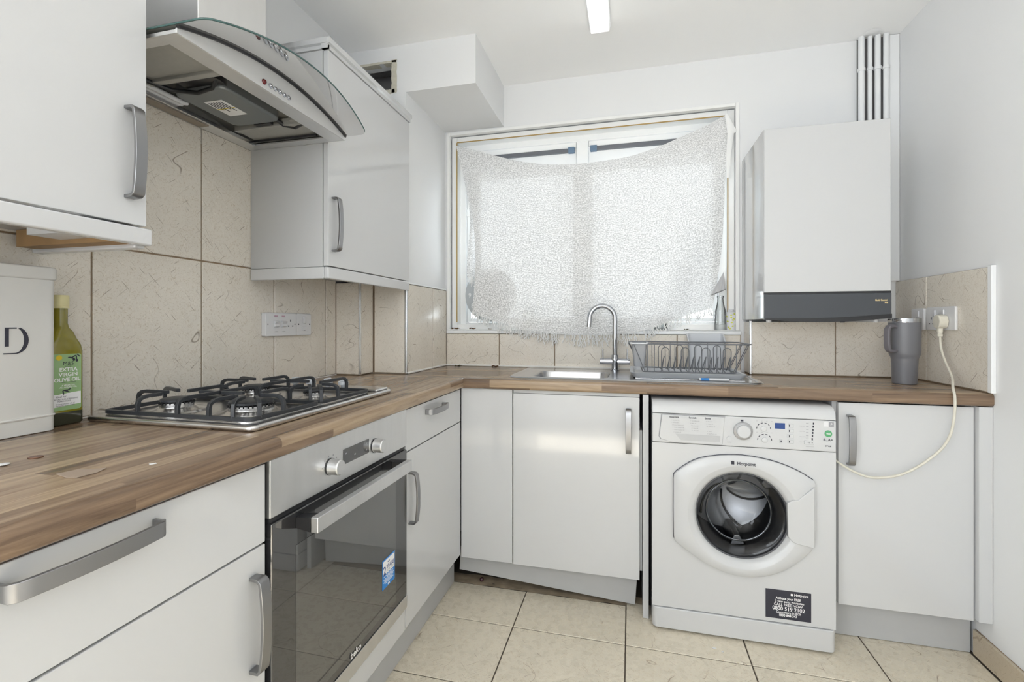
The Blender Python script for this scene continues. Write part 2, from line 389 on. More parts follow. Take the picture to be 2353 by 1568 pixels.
pos = N(nt, 'ShaderNodeNewGeometry').outputs['Position']; ck = N(nt, 'ShaderNodeTexVoronoi'); ck.inputs['Scale'].default_value = 220; L(nt, pos, ck.inputs['Vector'])
b = N(nt, 'ShaderNodeBump'); b.inputs['Strength'].default_value = .6; b.inputs['Distance'].default_value = .002; L(nt, ck.outputs[0], b.inputs['Height']); L(nt, b.outputs[0], p.inputs['Normal'])
p.inputs['Emission Color'].default_value = (1, .985, .96, 1); p.inputs['Emission Strength'].default_value = LAMP_STRENGTH
M['lamp'] = m

# ------------------------------------------------------------------ the setting
XL, XR, YB, YF, ZC = -1.30, 1.155, 2.45, -1.70, 2.427
floor = thing('floor', (0, 0, 0), 'cream tiled kitchen floor with dark grout lines', 'floor', kind='structure')
box('grout_bed', M['grout_f'], floor, XL - .1, XR + .1, YF, YB, -.06, -.003)
xs = [-1.254, -.842, -.430, -.018, .394, .806, 1.218]; ys = [1.955] + [1.715 - .31 * k for k in range(11)]
tcache = {}
def tile_piece(parent, axis, u0, u1, w0, w1, base, out, m, th=.006, jit=0.0, name='tile'):
    """one tile: plate with a chamfered face; axis is the facing axis, out = +1/-1"""
    gap = .0022; u0 += gap; u1 -= gap; w0 += gap; w1 -= gap
    key = (axis, out, round(u1 - u0, 4), round(w1 - w0, 4), m.name, th)
    if key not in tcache:
        a, b = (u1 - u0) / 2, (w1 - w0) / 2; c = .0015; vs = []
        for (k, hh) in ((0, 0.0), (0, th - c), (c, th)):
            for (s_, t_) in ((-1, -1), (1, -1), (1, 1), (-1, 1)):
                u, w, h = s_ * (a - k), t_ * (b - k), hh * out
                vs.append({'x': (h, u, w), 'y': (u, h, w), 'z': (u, w, h)}[axis])
        fs = [(8, 9, 10, 11), (3, 2, 1, 0)]
        for r in (0, 4): fs += [(r + i, r + (i + 1) % 4, r + 4 + (i + 1) % 4, r + 4 + i) for i in range(4)]
        me = MB().add(vs, fs).mesh(name); me.materials.append(m); tcache[key] = me
    o = bpy.data.objects.new(name, tcache[key]); C.objects.link(o); o.parent = parent
    cu, cw = (u0 + u1) / 2, (w0 + w1) / 2; h = base + random.uniform(-jit, jit)
    o.location = Vector({'x': (h, cu, cw), 'y': (cu, h, cw), 'z': (cu, cw, h)}[axis]) - wloc(parent)
    return o
for i in range(6):
    for j in range(11):
        u0, u1 = max(xs[i], XL), min(xs[i + 1], XR - .012); w0, w1 = max(ys[j + 1], YF), ys[j]
        if j == 0 and i >= 3: w1 = 1.985
        tile_piece(floor, 'z', u0, u1, w0, w1, -.006, 1, M['ftile'], jit=.0003, name='floor_tile')
scr = MB()
n0 = 40
gv = [[(-.80 + .86 * i / n0, 1.955 + .075 * j / 6, -.002 + .004 * noise.noise((i * .35, j * .6, 2)) + .0015) for j in range(7)] for i in range(n0 + 1)]
vs = [q for r in gv for q in r]; scr.add(vs, [(i * 7 + j, i * 7 + j + 1, (i + 1) * 7 + j + 1, (i + 1) * 7 + j) for i in range(n0) for j in range(6)])
scr.build('bare_screed', M['screed'], floor, smooth=60, label='dirty bare screed strip at the tile edge')

tag(box('ceiling', M['ceil'], None, XL - .1, XR + .1, YF - .1, YB + .2, ZC, ZC + .1), 'smooth white painted ceiling', 'ceiling', kind='structure')

# left wall: tiles, grout, sockets later
wl = thing('wall_left', (XL, 0, 0), 'white wall with beige marbled tile splashback behind the hob', 'wall', kind='structure')
MB().box(XL - .1, XL, -.25, YB + .1, -.05, ZC).box(XL - .1, XL, YF, -1.55, -.05, ZC).box(XL - .1, XL, -1.55, -.25, 2.1, ZC).build('plaster', M['wall'], wl)  # gap behind the camera is added to light the right wall
box('grout', M['grout_w'], wl, XL, XL + .006, .10, 1.865, .911, 1.70)
seam = [.10, .259, .565, .871, 1.177, 1.483, 1.788, 1.862]
for i in range(len(seam) - 1):
    tile_piece(wl, 'x', seam[i], seam[i + 1], .913, 1.336, XL + .004, 1, M['tile'], jit=.0004)
for a, b_ in ((.565, .871), (.871, 1.177), (1.177, 1.38)):
    tile_piece(wl, 'x', a, b_, 1.336, 1.78, XL + .004, 1, M['tile'], jit=.0004)
MB().box(XL + .009, XL + .013, .12, 1.862, .9105, .914).build('sealant', M['caulk'], wl)

# right wall
wr = thing('wall_right', (XR, 0, 0), 'plain white painted wall with a short tile splashback', 'wall', kind='structure')
box('plaster', M['wall'], wr, XR, XR + .1, YF, YB + .1, -.05, ZC)
box('grout', M['grout_w'], wr, XR - .006, XR, 1.886, YB, .911, 1.329)
tile_piece(wr, 'x', 1.886, 2.222, .913, 1.330, XR - .004, -1, M['tile']); tile_piece(wr, 'x', 2.222, 2.45, .913, 1.330, XR - .004, -1, M['tile'])
box('edge_trim', M['white_trim'], wr, XR - .014, XR, 1.868, 1.886, .913, 1.333, bev=.002)
sk = thing('baseboard_right', (XR - .012, 0, 0), 'beige tile skirting along the foot of the right wall', 'skirting', kind='structure')
box('grout', M['grout_w'], sk, XR - .004, XR, YF, 1.96, 0, .088)
for k in range(5): tile_piece(sk, 'x', 1.96 - .4 * (k + 1), 1.96 - .4 * k, .001, .09, XR - .004, -1, M['sktile'], th=.008)

# back wall with window opening
WX0, WX1, WZ0, WZ1 = -.985, .500, 1.100, 2.196
wb = thing('wall_back', (0, YB, 0), 'white back wall with window opening and low tile splashback', 'wall', kind='structure')
b = MB().box(XL - .1, WX0, YB, YB + .19, -.05, ZC).box(WX1, XR + .1, YB, YB + .19, -.05, ZC).box(WX0, WX1, YB, YB + .19, -.05, WZ0).box(WX0, WX1, YB, YB + .19, WZ1, ZC)
b.build('plaster', M['wall'], wb)
box('grout', M['grout_w'], wb, -.992, .51, YB - .005, YB, .911, 1.087)
bx = [-.990, -.688, -.386, -.082, .222, .510]
for i in range(5): tile_piece(wb, 'y', bx[i], bx[i + 1], .913, 1.088, YB - .004, -1, M['tile'], jit=.0003)
box('sill_trim', M['white_trim'], wb, -.992, .512, YB - .014, YB - .0005, 1.088, 1.106, bev=.003)
box('sealant', M['caulk'], wb, -.99, .51, YB - .022, YB - .009, .9105, .920, bev=.003)
# pier and bulkhead in the left corner
PY = 1.975
pier = box('pier', M['wall'], wb, XL, -1.002, PY, YB, .3, 2.208)
box('grout', M['grout_w'], pier, -1.003, -.998, PY + .002, YB, .911, 1.325)
tile_piece(pier, 'x', PY + .004, 2.262, .913, 1.326, -1.000, 1, M['tile']); tile_piece(pier, 'x', 2.262, YB, .913, 1.326, -1.000, 1, M['tile'])
box('grout', M['grout_w'], pier, -1.168, -1.003, PY - .005, PY, .911, 1.322)
tile_piece(pier, 'y', -1.160, -1.002, .913, 1.326, PY - .004, -1, M['tile'])
box('edge_trim', M['silver_trim'], pier, -1.002, -.992, PY - .012, PY - .001, .912, 1.334, bev=.002)
box('edge_trim', M['white_trim'], pier, -1.001, -.992, PY, YB - .01, 1.326, 1.333, bev=.002)
box('sealant', M['caulk'], pier, -.998, -.985, PY, YB - .01, .9105, .919, bev=.003)
pb = box('pipe_boxing', M['grout_w'], wb, XL, -1.172, 1.865, PY - .001, .911, 1.322)
tile_piece(pb, 'y', XL + .010, -1.170, .913, 1.326, 1.865, -1, M['tile']); tile_piece(pb, 'x', 1.866, PY - .006, .913, 1.326, -1.172, 1, M['tile'])
box('edge_trim', M['silver_trim'], pb, -1.174, -1.164, 1.857, 1.867, .912, 1.33, bev=.002)
BX = -.665
b = MB().box(BX - .03, BX, PY, YB, 2.208, ZC).box(XL, BX - .03, PY + .06, YB, 2.208, 2.238)
HX0, HX1, HZ0, HZ1 = -1.262, -1.070, 2.222, 2.352
b.box(XL, HX0, PY, PY + .06, 2.208, ZC).box(HX1, BX - .03, PY, PY + .06, 2.208, ZC).box(HX0, HX1, PY, PY + .06, 2.208, HZ0).box(HX0, HX1, PY, PY + .06, HZ1, ZC)
bk = b.build('bulkhead', M['wall'], wb)
b = MB().box(HX0 - .02, HX1 + .02, PY + .16, PY + .17, HZ0 - .02, HZ1 + .03)
b.build('duct_back', M['darkgrey'], bk)
b = MB()
for (x0, x1, z0, z1) in ((HX1 - .004, HX1 + .022, HZ0 - .01, HZ1 + .012), (HX0, HX1 + .02, HZ1, HZ1 + .010), (HX1 - .06, HX1 + .012, HZ0 - .012, HZ0 + .006)):
    n = 14; horiz = (x1 - x0) > (z1 - z0); top = []; bot = []
    for k in range(n + 1):
        t = k / n; j = .0035 * noise.noise((k * 1.7, x0 * 50, 0)); j2 = .003 * noise.noise((k * 1.3, z0 * 50, 3))
        if horiz: top.append((x0 + (x1 - x0) * t, z1 + j)); bot.append((x0 + (x1 - x0) * t, z0 + j2))
        else: top.append((x1 + j, z0 + (z1 - z0) * t)); bot.append((x0 + j2, z0 + (z1 - z0) * t))
    MB().prism(top + bot[::-1], 'y', PY - .0025, PY + .03).build('torn_edge', M['plaster'], bk, label='torn plaster edge around the vent hole')
# proud boxing under the boiler
bb = box('pipe_boxing', M['grout_w'], wb, .530, XR - .006, 2.335, YB, .911, 1.150)
for a, c in ((.530, .866), (.866, XR - .008)): tile_piece(bb, 'y', a, c, .913, 1.152, 2.335, -1, M['tile'])
tile_piece(bb, 'x', 2.335, YB - .006, .913, 1.152, .530, -1, M['tile'])
box('edge_trim', M['silver_trim'], bb, .523, .532, 2.326, 2.336, .912, 1.156, bev=.002)
box('pipe_shade_strip', M['darkgrey'], wb, .995, 1.128, YB - .003, YB, 1.90, ZC, label='dark grey strip painted as the shade behind the pipes')  # dark colour stands in for the shade between the pipes
# wall behind the camera, with an unseen opening added to let light in
wf = thing('wall_front', (0, YF, 0), 'white wall behind the viewer with an added opening that lets light in', 'wall', kind='structure')
MB().box(XL - .1, -.95, YF - .1, YF, -.05, ZC).box(.35, XR + .1, YF - .1, YF, -.05, ZC).box(-.95, .35, YF - .1, YF, 2.25, ZC).box(-.95, .35, YF - .1, YF, -.05, 1.15).build('plaster', M['wall'], wf)

# ------------------------------------------------------------------ window
win = thing('window_1', ((WX0 + WX1) / 2, YB, WZ0), 'white painted timber window with two lights behind a knit curtain', 'window', kind='structure')
def frame(name, x0, x1, z0, z1, w, y0, y1, m, parent, bev=.003, wb_=None):
    wb_ = wb_ or w
    return MB().box(x0, x0 + w, y0, y1, z0, z1).box(x1 - w, x1, y0, y1, z0, z1).box(x0 + w, x1 - w, y0, y1, z1 - w, z1).box(x0 + w, x1 - w, y0, y1, z0, z0 + wb_).build(name, m, parent, bev)
frame('architrave', WX0 - .004, WX1 + .004, WZ0 + .008, WZ1 + .004, .016, YB - .010, YB + .016, M['upvc'], win, wb_=.004)
frame('outer_frame', WX0 + .010, WX1 - .010, WZ0 + .008, WZ1 - .010, .030, YB + .030, YB + .15, M['upvc'], win)
frame('inner_frame', WX0 + .038, WX1 - .038, WZ0 + .008, WZ1 - .038, .034, YB + 0.09, YB + 0.15, M['upvc'], win, wb_=.042)
box('mullion', M['upvc'], win, -.284, -.220, YB + 0.095, YB + 0.15, WZ0 + .04, WZ1 - .06, bev=.004)
box('sill', M['upvc'], win, WX0, WX1, YB - .001, YB + .15, WZ0, WZ0 + .010, bev=.002)
for x0, x1 in ((WX0 + .072, -.284), (-.220, WX1 - .072)):
    zt = 1.985
    sash = frame('sash', x0 + .002, x1 - .002, WZ0 + .052, zt, .020, YB + 0.113, YB + 0.145, M['upvc'], win, bev=.002)
    box('pane', M['pane'], sash, x0 + .018, x1 - .018, YB + 0.127, YB + 0.131, WZ0 + .07, zt - .018)
    box('fanlight_rail', M['upvc'], win, x0 + .002, x1 - .002, YB + 0.111, YB + 0.145, zt + .002, 2.092, bev=.002)
    v = box('trickle_vent', M['rack_wire'], win, x0 + .01, x1 - .01, YB + 0.1, YB + 0.12, 2.072, 2.096, bev=.003, label='grimy dark trickle vent')
    box('end_cap', M['blue_grey'], v, (x1 - .045 if x0 < -.5 else x0 + .01), (x1 - .01 if x0 < -.5 else x0 + .045), YB + 0.095, YB + 0.121, 2.068, 2.100, bev=.002)
    box('rail_gap_shade', M['blue_grey'], win, x0 + .012, x1 - .012, YB + .1085, YB + .114, zt - .006, zt + .001)  # blue-grey strip drawn as the shadow gap under the rail
    box('head_rail', M['upvc'], win, x0 + .002, x1 - .002, YB + 0.103, YB + 0.145, 2.096, WZ1 - .07, bev=.002)
box('transom', M['upvc'], win, WX0 + .072, WX0 + .13, YB + 0.107, YB + 0.145, 1.76, 1.80, bev=.002)
b = MB().box(WX0 + .041, WX1 - .041, YB + .0275, YB + .0305, WZ1 - .041, WZ1 - .036).box(WX0 + .038, WX0 + .043, YB + .0275, YB + .0305, WZ0 + .05, WZ1 - .04).box(WX1 - .043, WX1 - .038, YB + .0275, YB + .0305, WZ0 + .05, WZ1 - .04)
b.build('stained_joint', M['cork'], win, label='brown stained frame joint')

# ------------------------------------------------------------------ curtain
def spline(pts, t):
    """Catmull-Rom through pts at t in 0..1 by arc index"""
    n = len(pts) - 1; x = min(max(t, 0), 1) * n; i = min(int(x), n - 1); f = x - i
    p0, p1, p2, p3 = (Vector(pts[max(i - 1, 0)]), Vector(pts[i]), Vector(pts[i + 1]), Vector(pts[min(i + 2, n)]))
    return .5 * ((2 * p1) + (p2 - p0) * f + (2 * p0 - 5 * p1 + 4 * p2 - p3) * f * f + (3 * p1 - p0 - 3 * p2 + p3) * f ** 3)
top = [(-.937, 2.128), (-.84, 2.098), (-.70, 2.050), (-.56, 2.008), (-.42, 1.982), (-.28, 1.972), (-.14, 1.976), (0, 1.990), (.13, 2.022), (.25, 2.066), (.36, 2.108), (.455, 2.150)]
bot = [(-.836, 1.205), (-.73, 1.160), (-.62, 1.122), (-.50, 1.100), (-.38, 1.088), (-.26, 1.083), (-.14, 1.084), (-.03, 1.092), (.08, 1.112), (.18, 1.148), (.28, 1.186), (.395, 1.220)]
lef = [(-.937, 2.128), (-.905, 2.00), (-.866, 1.869), (-.838, 1.72), (-.822, 1.56), (-.822, 1.40), (-.836, 1.205)]
rig = [(.455, 2.150), (.470, 2.06), (.452, 1.95), (.440, 1.83), (.436, 1.68), (.432, 1.50), (.415, 1.34), (.395, 1.220)]
cur = thing('knit_curtain', (-.24, 2.44, 1.06), 'white loose-knit fringed throw pinned up as a window curtain', 'curtain')
NU, NV = 90, 66; vs = []; uvs = []
for j in range(NV + 1):
    v = j / NV
    for i in range(NU + 1):
        u = i / NU
        c = (1 - v) * spline(top, u) + v * spline(bot, u) + (1 - u) * spline(lef, v) + u * spline(rig, v)
        c -= (1 - u) * (1 - v) * Vector(top[0]) + u * (1 - v) * Vector(top[-1]) + (1 - u) * v * Vector(bot[0]) + u * v * Vector(bot[-1])
        sag = math.sin(PI * u) * math.sin(PI * min(v * 1.1, 1))
        y = 2.447 - .020 * v - .012 * sag + .006 * noise.noise((u * 5, v * 2.2, 1)) - .010 * math.exp(-((u - .955) / .018) ** 2) * (1 - v) - .006 * max(0, v - .85) / .15 * math.sin(u * 37)
        st_ = lambda q, a, b_: (lambda w: w * w * (3 - 2 * w))(min(1, max(0, (q - a) / (b_ - a))))
        y += .078 * st_(u, .76, .95) * st_(v, .50, .85)
        vs.append((c.x, y, c.y)); uvs.append((u * 1.35, (1 - v) * .95))
fs = [(j * (NU + 1) + i, j * (NU + 1) + i + 1, (j + 1) * (NU + 1) + i + 1, (j + 1) * (NU + 1) + i) for j in range(NV) for i in range(NU)]
cl = MB().add(vs, fs).build('knit_cloth', M['knit'], cur, smooth=80)
uvl = cl.data.uv_layers.new(name='uv')
for lp in cl.data.loops: uvl.data[lp.index].uv = uvs[lp.vertex_index]
b = MB()
for k in range(250):
    u = random.random(); e = spline(bot, u); x = e.x; z = e.y; ln = random.uniform(.026, .060) * (1.1 if .3 < u < .75 else .8); y = 2.424 + random.uniform(-.006, .003) + .078 * min(1, max(0, (u - .76) / .19))
    dx = random.uniform(-.012, .012); path = [(x, y, z + .004)]
    for q in range(1, 5): path.append((x + dx * q / 4 + .004 * math.sin(q * 2 + k), y - .002 * q * random.random(), z - ln * q / 4))
    b.tube(path, random.uniform(.0014, .0023), 5)
b.build('fringe', M['yarn'], cur, kind='stuff', smooth=80)
# corner hanging back behind the throw on the left
fv = []; 
for j in range(26):
    v = j / 25; z = 1.96 - .56 * v; x0 = -.905 + .035 * min(1, v * 2) + .012 * math.sin(v * 5); x1 = -.80
    for i in range(7): fv.append((x0 + (x1 - x0) * i / 6, 2.470 + .004 * math.sin(i + v * 6), z))
fl_ = MB().add(fv, [(j * 7 + i, j * 7 + i + 1, (j + 1) * 7 + i + 1, (j + 1) * 7 + i) for j in range(25) for i in range(6)]).build('folded_edge', M['knit'], cur, smooth=80)
uvl = fl_.data.uv_layers.new(name='uv')
for lp in fl_.data.loops:
    co = fl_.data.vertices[lp.vertex_index].co; uvl.data[lp.index].uv = (co.x, co.z)
b = MB()
for k in range(36):
    x = -.875 + .075 * random.random(); z = 1.402
    b.tube([(x, 2.470, z), (x + random.uniform(-.008, .008), 2.468, z - .02), (x + random.uniform(-.014, .014), 2.467, z - random.uniform(.028, .045))], .001, 4)
b.build('fringe', M['yarn'], cur, kind='stuff')
# knot of thinner cloth at the right hand pin
b = MB(); kv = []
kn_out = [(.449, 2.152), (.470, 2.105), (.492, 2.062), (.478, 2.05), (.466, 1.95), (.462, 1.84)]; kn_in = [(.438, 2.14), (.445, 2.09), (.450, 2.05), (.446, 1.99), (.444, 1.93), (.446, 1.84)]
for a, c in zip(kn_out, kn_in):
    for t_ in (0, .5, 1): kv.append((a[0] + (c[0] - a[0]) * t_, 2.434 - .008 * math.sin(PI * t_), a[1] + (c[1] - a[1]) * t_))
b.add(kv, [(j * 3 + i, j * 3 + i + 1, (j + 1) * 3 + i + 1, (j + 1) * 3 + i) for j in range(5) for i in range(2)]).build('tied_corner', M['yarn'], cur, smooth=80)

# ------------------------------------------------------------------ handles
def handle(parent, c, axis, out, Ln=.172, w=.0185):
    """bowed bar handle: c foot centre on the door face, axis along, out = outward unit vector"""
    A = Vector({'x': (1, 0, 0), 'y': (0, 1, 0), 'z': (0, 0, 1)}[axis]); O = Vector(out); c = Vector(c); h = Ln / 2
    pl = [(-h, 0), (-h, .012), (-h + .001, .020), (-h + .006, .0255)]
    for k in range(1, 12): t = -1 + 2 * k / 12; pl.append((t * (h - .006), .0255 + .0065 * (1 - t * t)))
    pl += [(h - .006, .0255), (h - .001, .020), (h, .012), (h, 0)]
    path = [c + A * a + O * o for a, o in pl]; sw = A.cross(O)
    b = MB(); vs = []; th = .0032
    for i, (a, o) in enumerate(pl):
        a0, o0 = pl[max(i - 1, 0)]; a1, o1 = pl[min(i + 1, len(pl) - 1)]; t = Vector((a1 - a0, o1 - o0)).normalized(); nrm = Vector((-t.y, t.x))
        ww = w / 2 * (1.0 if o < .02 else 1.15)
        for s_, q in ((-1, -1), (1, -1), (1, 1), (-1, 1)):
            vs.append(c + A * (a + nrm.x * th * q) + O * max(0, (o + nrm.y * th * q)) + sw * (ww * s_))
    n = len(pl); fs = [(i * 4 + j, i * 4 + (j + 1) % 4, i * 4 + 4 + (j + 1) % 4, i * 4 + 4 + j) for i in range(n - 1) for j in range(4)] + [(0, 1, 2, 3), (n * 4 - 1, n * 4 - 2, n * 4 - 3, n * 4 - 4)]
    return b.add(vs, fs).build('handle', M['handle'], parent, bev=.0012, seg=2, label='brushed metal bow handle')

def carcass(parent, x0, x1, y0, y1, z0, z1, open_='x', name='carcass'):
    t = .018; b = MB().box(x0, x1, y0, y1, z0, z0 + t)
    if open_ == 'x': b.box(x0, x1, y0, y0 + t, z0 + t, z1).box(x0, x1, y1 - t, y1, z0 + t, z1).box(x0, x0 + .008, y0 + t, y1 - t, z0 + t, z1)
    else: b.box(x0, x0 + t, y0, y1, z0 + t, z1).box(x1 - t, x1, y0, y1, z0 + t, z1).box(x0 + t, x1 - t, y1 - .008, y1, z0 + t, z1)
    return b.build(name, M['carcass'], parent)
XF = -.707
# ------------------------------------------------------------------ base units, left run
u = thing('drawer_unit', (-1.0, .49, 0), 'white gloss base unit with wide drawer over a door beside the oven', 'cabinet', 'white gloss kitchen units')
carcass(u, -1.285, XF - .022, .19, .789, .15, .868)
d = box('drawer_front', M['gloss'], u, XF - .019, XF, .190, .788, .706, .861, bev=.0015); handle(d, (XF, .470, .832), 'y', (1, 0, 0), .185, .020)
d = box('door', M['gloss'], u, XF - .019, XF, .190, .788, .152, .702, bev=.0015); handle(d, (XF, .756, .562), 'z', (1, 0, 0), .178, .020)
u = thing('drawer_unit', (-1.0, 1.63, 0), 'narrower white gloss unit with small drawer between oven and corner', 'cabinet', 'white gloss kitchen units')
carcass(u, -1.285, XF - .022, 1.391, 1.897, .15, .868)
d = box('drawer_front', M['gloss'], u, XF - .019, XF, 1.391, 1.898, .724, .861, bev=.0015); handle(d, (XF, 1.622, .827), 'y', (1, 0, 0), .155)
d = box('door', M['gloss'], u, XF - .019, XF, 1.391, 1.898, .152, .720, bev=.0015); handle(d, (XF, 1.419, .567), 'z', (1, 0, 0), .165)
tag(box('plinth', M['plinth'], None, -.772, -.757, .19, 1.952, .001, .149, bev=.001), 'long white plinth board under the oven run', 'plinth', 'plinth boards')
tag(box('oven_base_panel', M['gloss'], None, XF - .019, XF, .791, 1.388, .151, .223, bev=.0015), 'low white filler panel below the built-in oven', 'panel')

# ------------------------------------------------------------------ oven
ov = thing('built_in_oven', (-.95, 1.089, .226), 'stainless steel built-in oven with dark glass door and two knobs', 'oven')
OX = -.700
box('body', M['dark'], ov, -1.25, OX - .022, .80, 1.378, .226, .866)
fas = box('control_panel', M['steel'], ov, OX - .022, OX, .7935, 1.3845, .748, .8665, bev=.002)
for ky in (.988, 1.190):
    k = MB().lathe([(.0195, 0), (.0195, .003), (.0185, .0035), (.0185, .027), (.0165, .0295), (0, .0295)], (OX, ky, .797), 'x', 28).build('knob', M['steel'], fas, smooth=35)
    MB().lathe([(.0202, 0), (.0202, .0025), (.019, .0026)], (OX, ky, .797), 'x', 28).build('collar', M['black'], fas, smooth=35)
dsp = box('display', M['oven_glass'], fas, OX - .002, OX + .0012, 1.040, 1.158, .786, .824)
b = MB()
for (y, z) in ((1.05, .812), (1.09, .80), (1.145, .814), (1.145, .797)): b.box(OX + .0013, OX + .0016, y - .003, y + .003, z - .002, z + .002)
for k in range(5): a = .6 + k * .6; b.box(OX + .0002, OX + .0006, .988 + .029 * math.cos(a) - .001, .988 + .029 * math.cos(a) + .001, .797 + .027 * math.sin(a) - .0015, .797 + .027 * math.sin(a) + .0015)
b.build('symbols', M['greyink'], fas, kind='stuff')
box('gap_strip', M['black'], ov, OX - .022, OX - .006, .797, 1.381, .736, .749)
door = box('door', M['oven_glass'], ov, OX - .020, OX + .002, .7955, 1.3825, .270, .737, bev=.003)
box('window', M['oven_window'], door, OX + .0005, OX + .0028, .866, 1.308, .292, .664)
box('bottom_rail', M['steel'], door, OX - .020, OX + .003, .7955, 1.3825, .228, .2685, bev=.001)
box('handle', M['steel'], door, -.662, -.644, .866, 1.312, .694, .727, bev=.002, label='flat steel oven handle')
for y0, y1 in ((.8655, .893), (1.285, 1.3125)):
    MB().prism([(OX + .002, .700), (OX + .002, .724), (-.6625, .7265), (-.6625, .6945)], 'y', y0, y1).build('handle_bracket', M['black'], door, bev=.001)
MB().text('beko', .024, (OX + .0045, 1.090, .340 - .055), 'x', off=.0004).build('logo', M['whiteink'], door)
st = box('sticker', M['blue'], door, OX + .003, OX + .0036, 1.226, 1.299, .366, .451)
box('white_half', M['whiteink'], st, OX + .0037, OX + .0040, 1.229, 1.296, .406, .447)
b = MB().text('2', .036, (OX + .0042, 1.237, .417), 'x', off=.0006).text('YEARS', .0165, (OX + .0042, 1.272, .4235), 'x', off=.0004).text('NEXT', .005, (OX + .0042, 1.262, .437), 'x', off=.0003)
b.build('lettering', M['navy'], st)
MB().text('FOR FREE', .010, (OX + .0042, 1.272, .412), 'x').build('lettering', M['greyink'], st)
b = MB()
for k, (a, c) in enumerate(((1.234, 1.288), (1.250, 1.288), (1.233, 1.292), (1.236, 1.290), (1.233, 1.286), (1.240, 1.290))): b.box(OX + .0037, OX + .0040, a, c, .4005 - k * .0042, .4022 - k * .0042)
b.box(OX + .0037, OX + .0040, 1.257, 1.268, .369, .3745).build('small_print', M['whiteink'], st, kind='stuff')

# ------------------------------------------------------------------ worktops
def edge_profile(e, z0, z1, r=.011, n=5):
    """rounded nosing at coordinate e (towards +), from z1 round to z0"""
    return [(e - r + r * math.sin(a), z1 - r + r * math.cos(a)) for a in [PI / 2 * k / n for k in range(n + 1)]] + [(e - r + r * math.cos(a), z0 + r - r * math.sin(a)) for a in [PI / 2 * k / n for k in range(n + 1)]]
ZT0, ZT1 = .868, .910
pr = [(XL + .0005, ZT1)] + edge_profile(-.686, ZT0, ZT1) + [(XL + .0005, ZT0)]
wt = MB().prism(pr, 'y', .15, 1.884).build('worktop', M['wood_y'], None, smooth=30)
tag(wt, 'walnut-look block worktop along the hob and oven run', 'worktop')
box('joint_strip', M['silver_trim'], wt, -1.16, -.688, 1.8835, 1.8845, .9085, .9104)
SX0, SX1, SY0, SY1 = -.43, -.08, 1.985, 2.275     # bowl cut-out
fy = 1.876
def slab(x0, x1):
    return [(fy + .011 - .011 * math.sin(a), ZT1 - .011 + .011 * math.cos(a)) for a in [PI / 2 * k / 5 for k in range(6)]] + [(fy + .011 - .011 * math.cos(a), ZT0 + .011 - .011 * math.sin(a)) for a in [PI / 2 * k / 5 for k in range(6)]]
nose = slab(0, 0)
b = MB().prism(nose + [(1.9845, ZT0), (1.9845, ZT1)], 'x', -.686, XR - .001)
b.box(-1.001, -.686, 1.8852, 1.9845, ZT0, ZT1).box(-1.168, -1.001, 1.8852, 1.97, ZT0, ZT1)
b.box(-1.0005, SX0, 1.9845, YB - .001, ZT0, ZT1).box(SX1, XR - .001, 1.9845, YB - .001, ZT0, ZT1).box(SX0, SX1, SY1, YB - .001, ZT0, ZT1)
tag(b.build('worktop', M['wood_x'], None, smooth=30), 'walnut-look block worktop under the window holding the sink', 'worktop')

# ------------------------------------------------------------------ back run units
YD = 1.900
tag(box('corner_panel', M['gloss'], None, -.705, -.479, YD, YD + .019, .140, .866, bev=.0015), 'white gloss corner filler panel left of the sink door', 'panel')
u = thing('sink_unit', (-.22, 2.18, 0), 'white gloss sink base unit with a single door', 'cabinet', 'white gloss kitchen units')
carcass(u, -.70, .044, YD + .021, 2.43, .166, .72, 'y')
d = box('door', M['gloss'], u, -.475, .034, YD, YD + .019, .138, .852, bev=.0015); handle(d, (-.008, YD, .722), 'z', (0, -1, 0), .17)
box('top_rail', M['carcass'], u, -.475, .034, YD + .006, YD + .02, .853, .867)
tag(box('end_panel', M['carcass'], None, .046, .068, YD - .012, 2.43, .001, .866, bev=.001), 'tall narrow white end panel beside the washing machine', 'panel')
pl = MB().box(-.735, .018, 1.957, 1.972, .008, .112); pl.rotate((.018, 1.96, .010), 'Y', math.radians(3.6))
tag(pl.build('plinth', M['plinth'], None, bev=.001), 'loose grey plinth board fallen crooked under the sink door', 'plinth', 'plinth boards')
u = thing('base_unit', (.91, 2.18, 0), 'white gloss base unit with one door right of the washing machine', 'cabinet', 'white gloss kitchen units')
carcass(u, .702, 1.118, YD + .021, 2.43, .15, .866, 'y')
d = box('door', M['gloss'], u, .715, 1.113, YD, YD + .019, .146, .862, bev=.0015); handle(d, (.748, YD, .732), 'z', (0, -1, 0), .17)
tag(box('filler_strip', M['gloss'], None, 1.1165, XR - .001, YD - .018, YD + .02, .152, .866, bev=.0015), 'thin white filler strip between base unit and right wall', 'panel')
tag(box('plinth', M['plinth'], None, .702, XR - .014, 1.966, 1.981, .002, .147, bev=.001), 'pale plinth board below the right hand base unit', 'plinth', 'plinth boards')

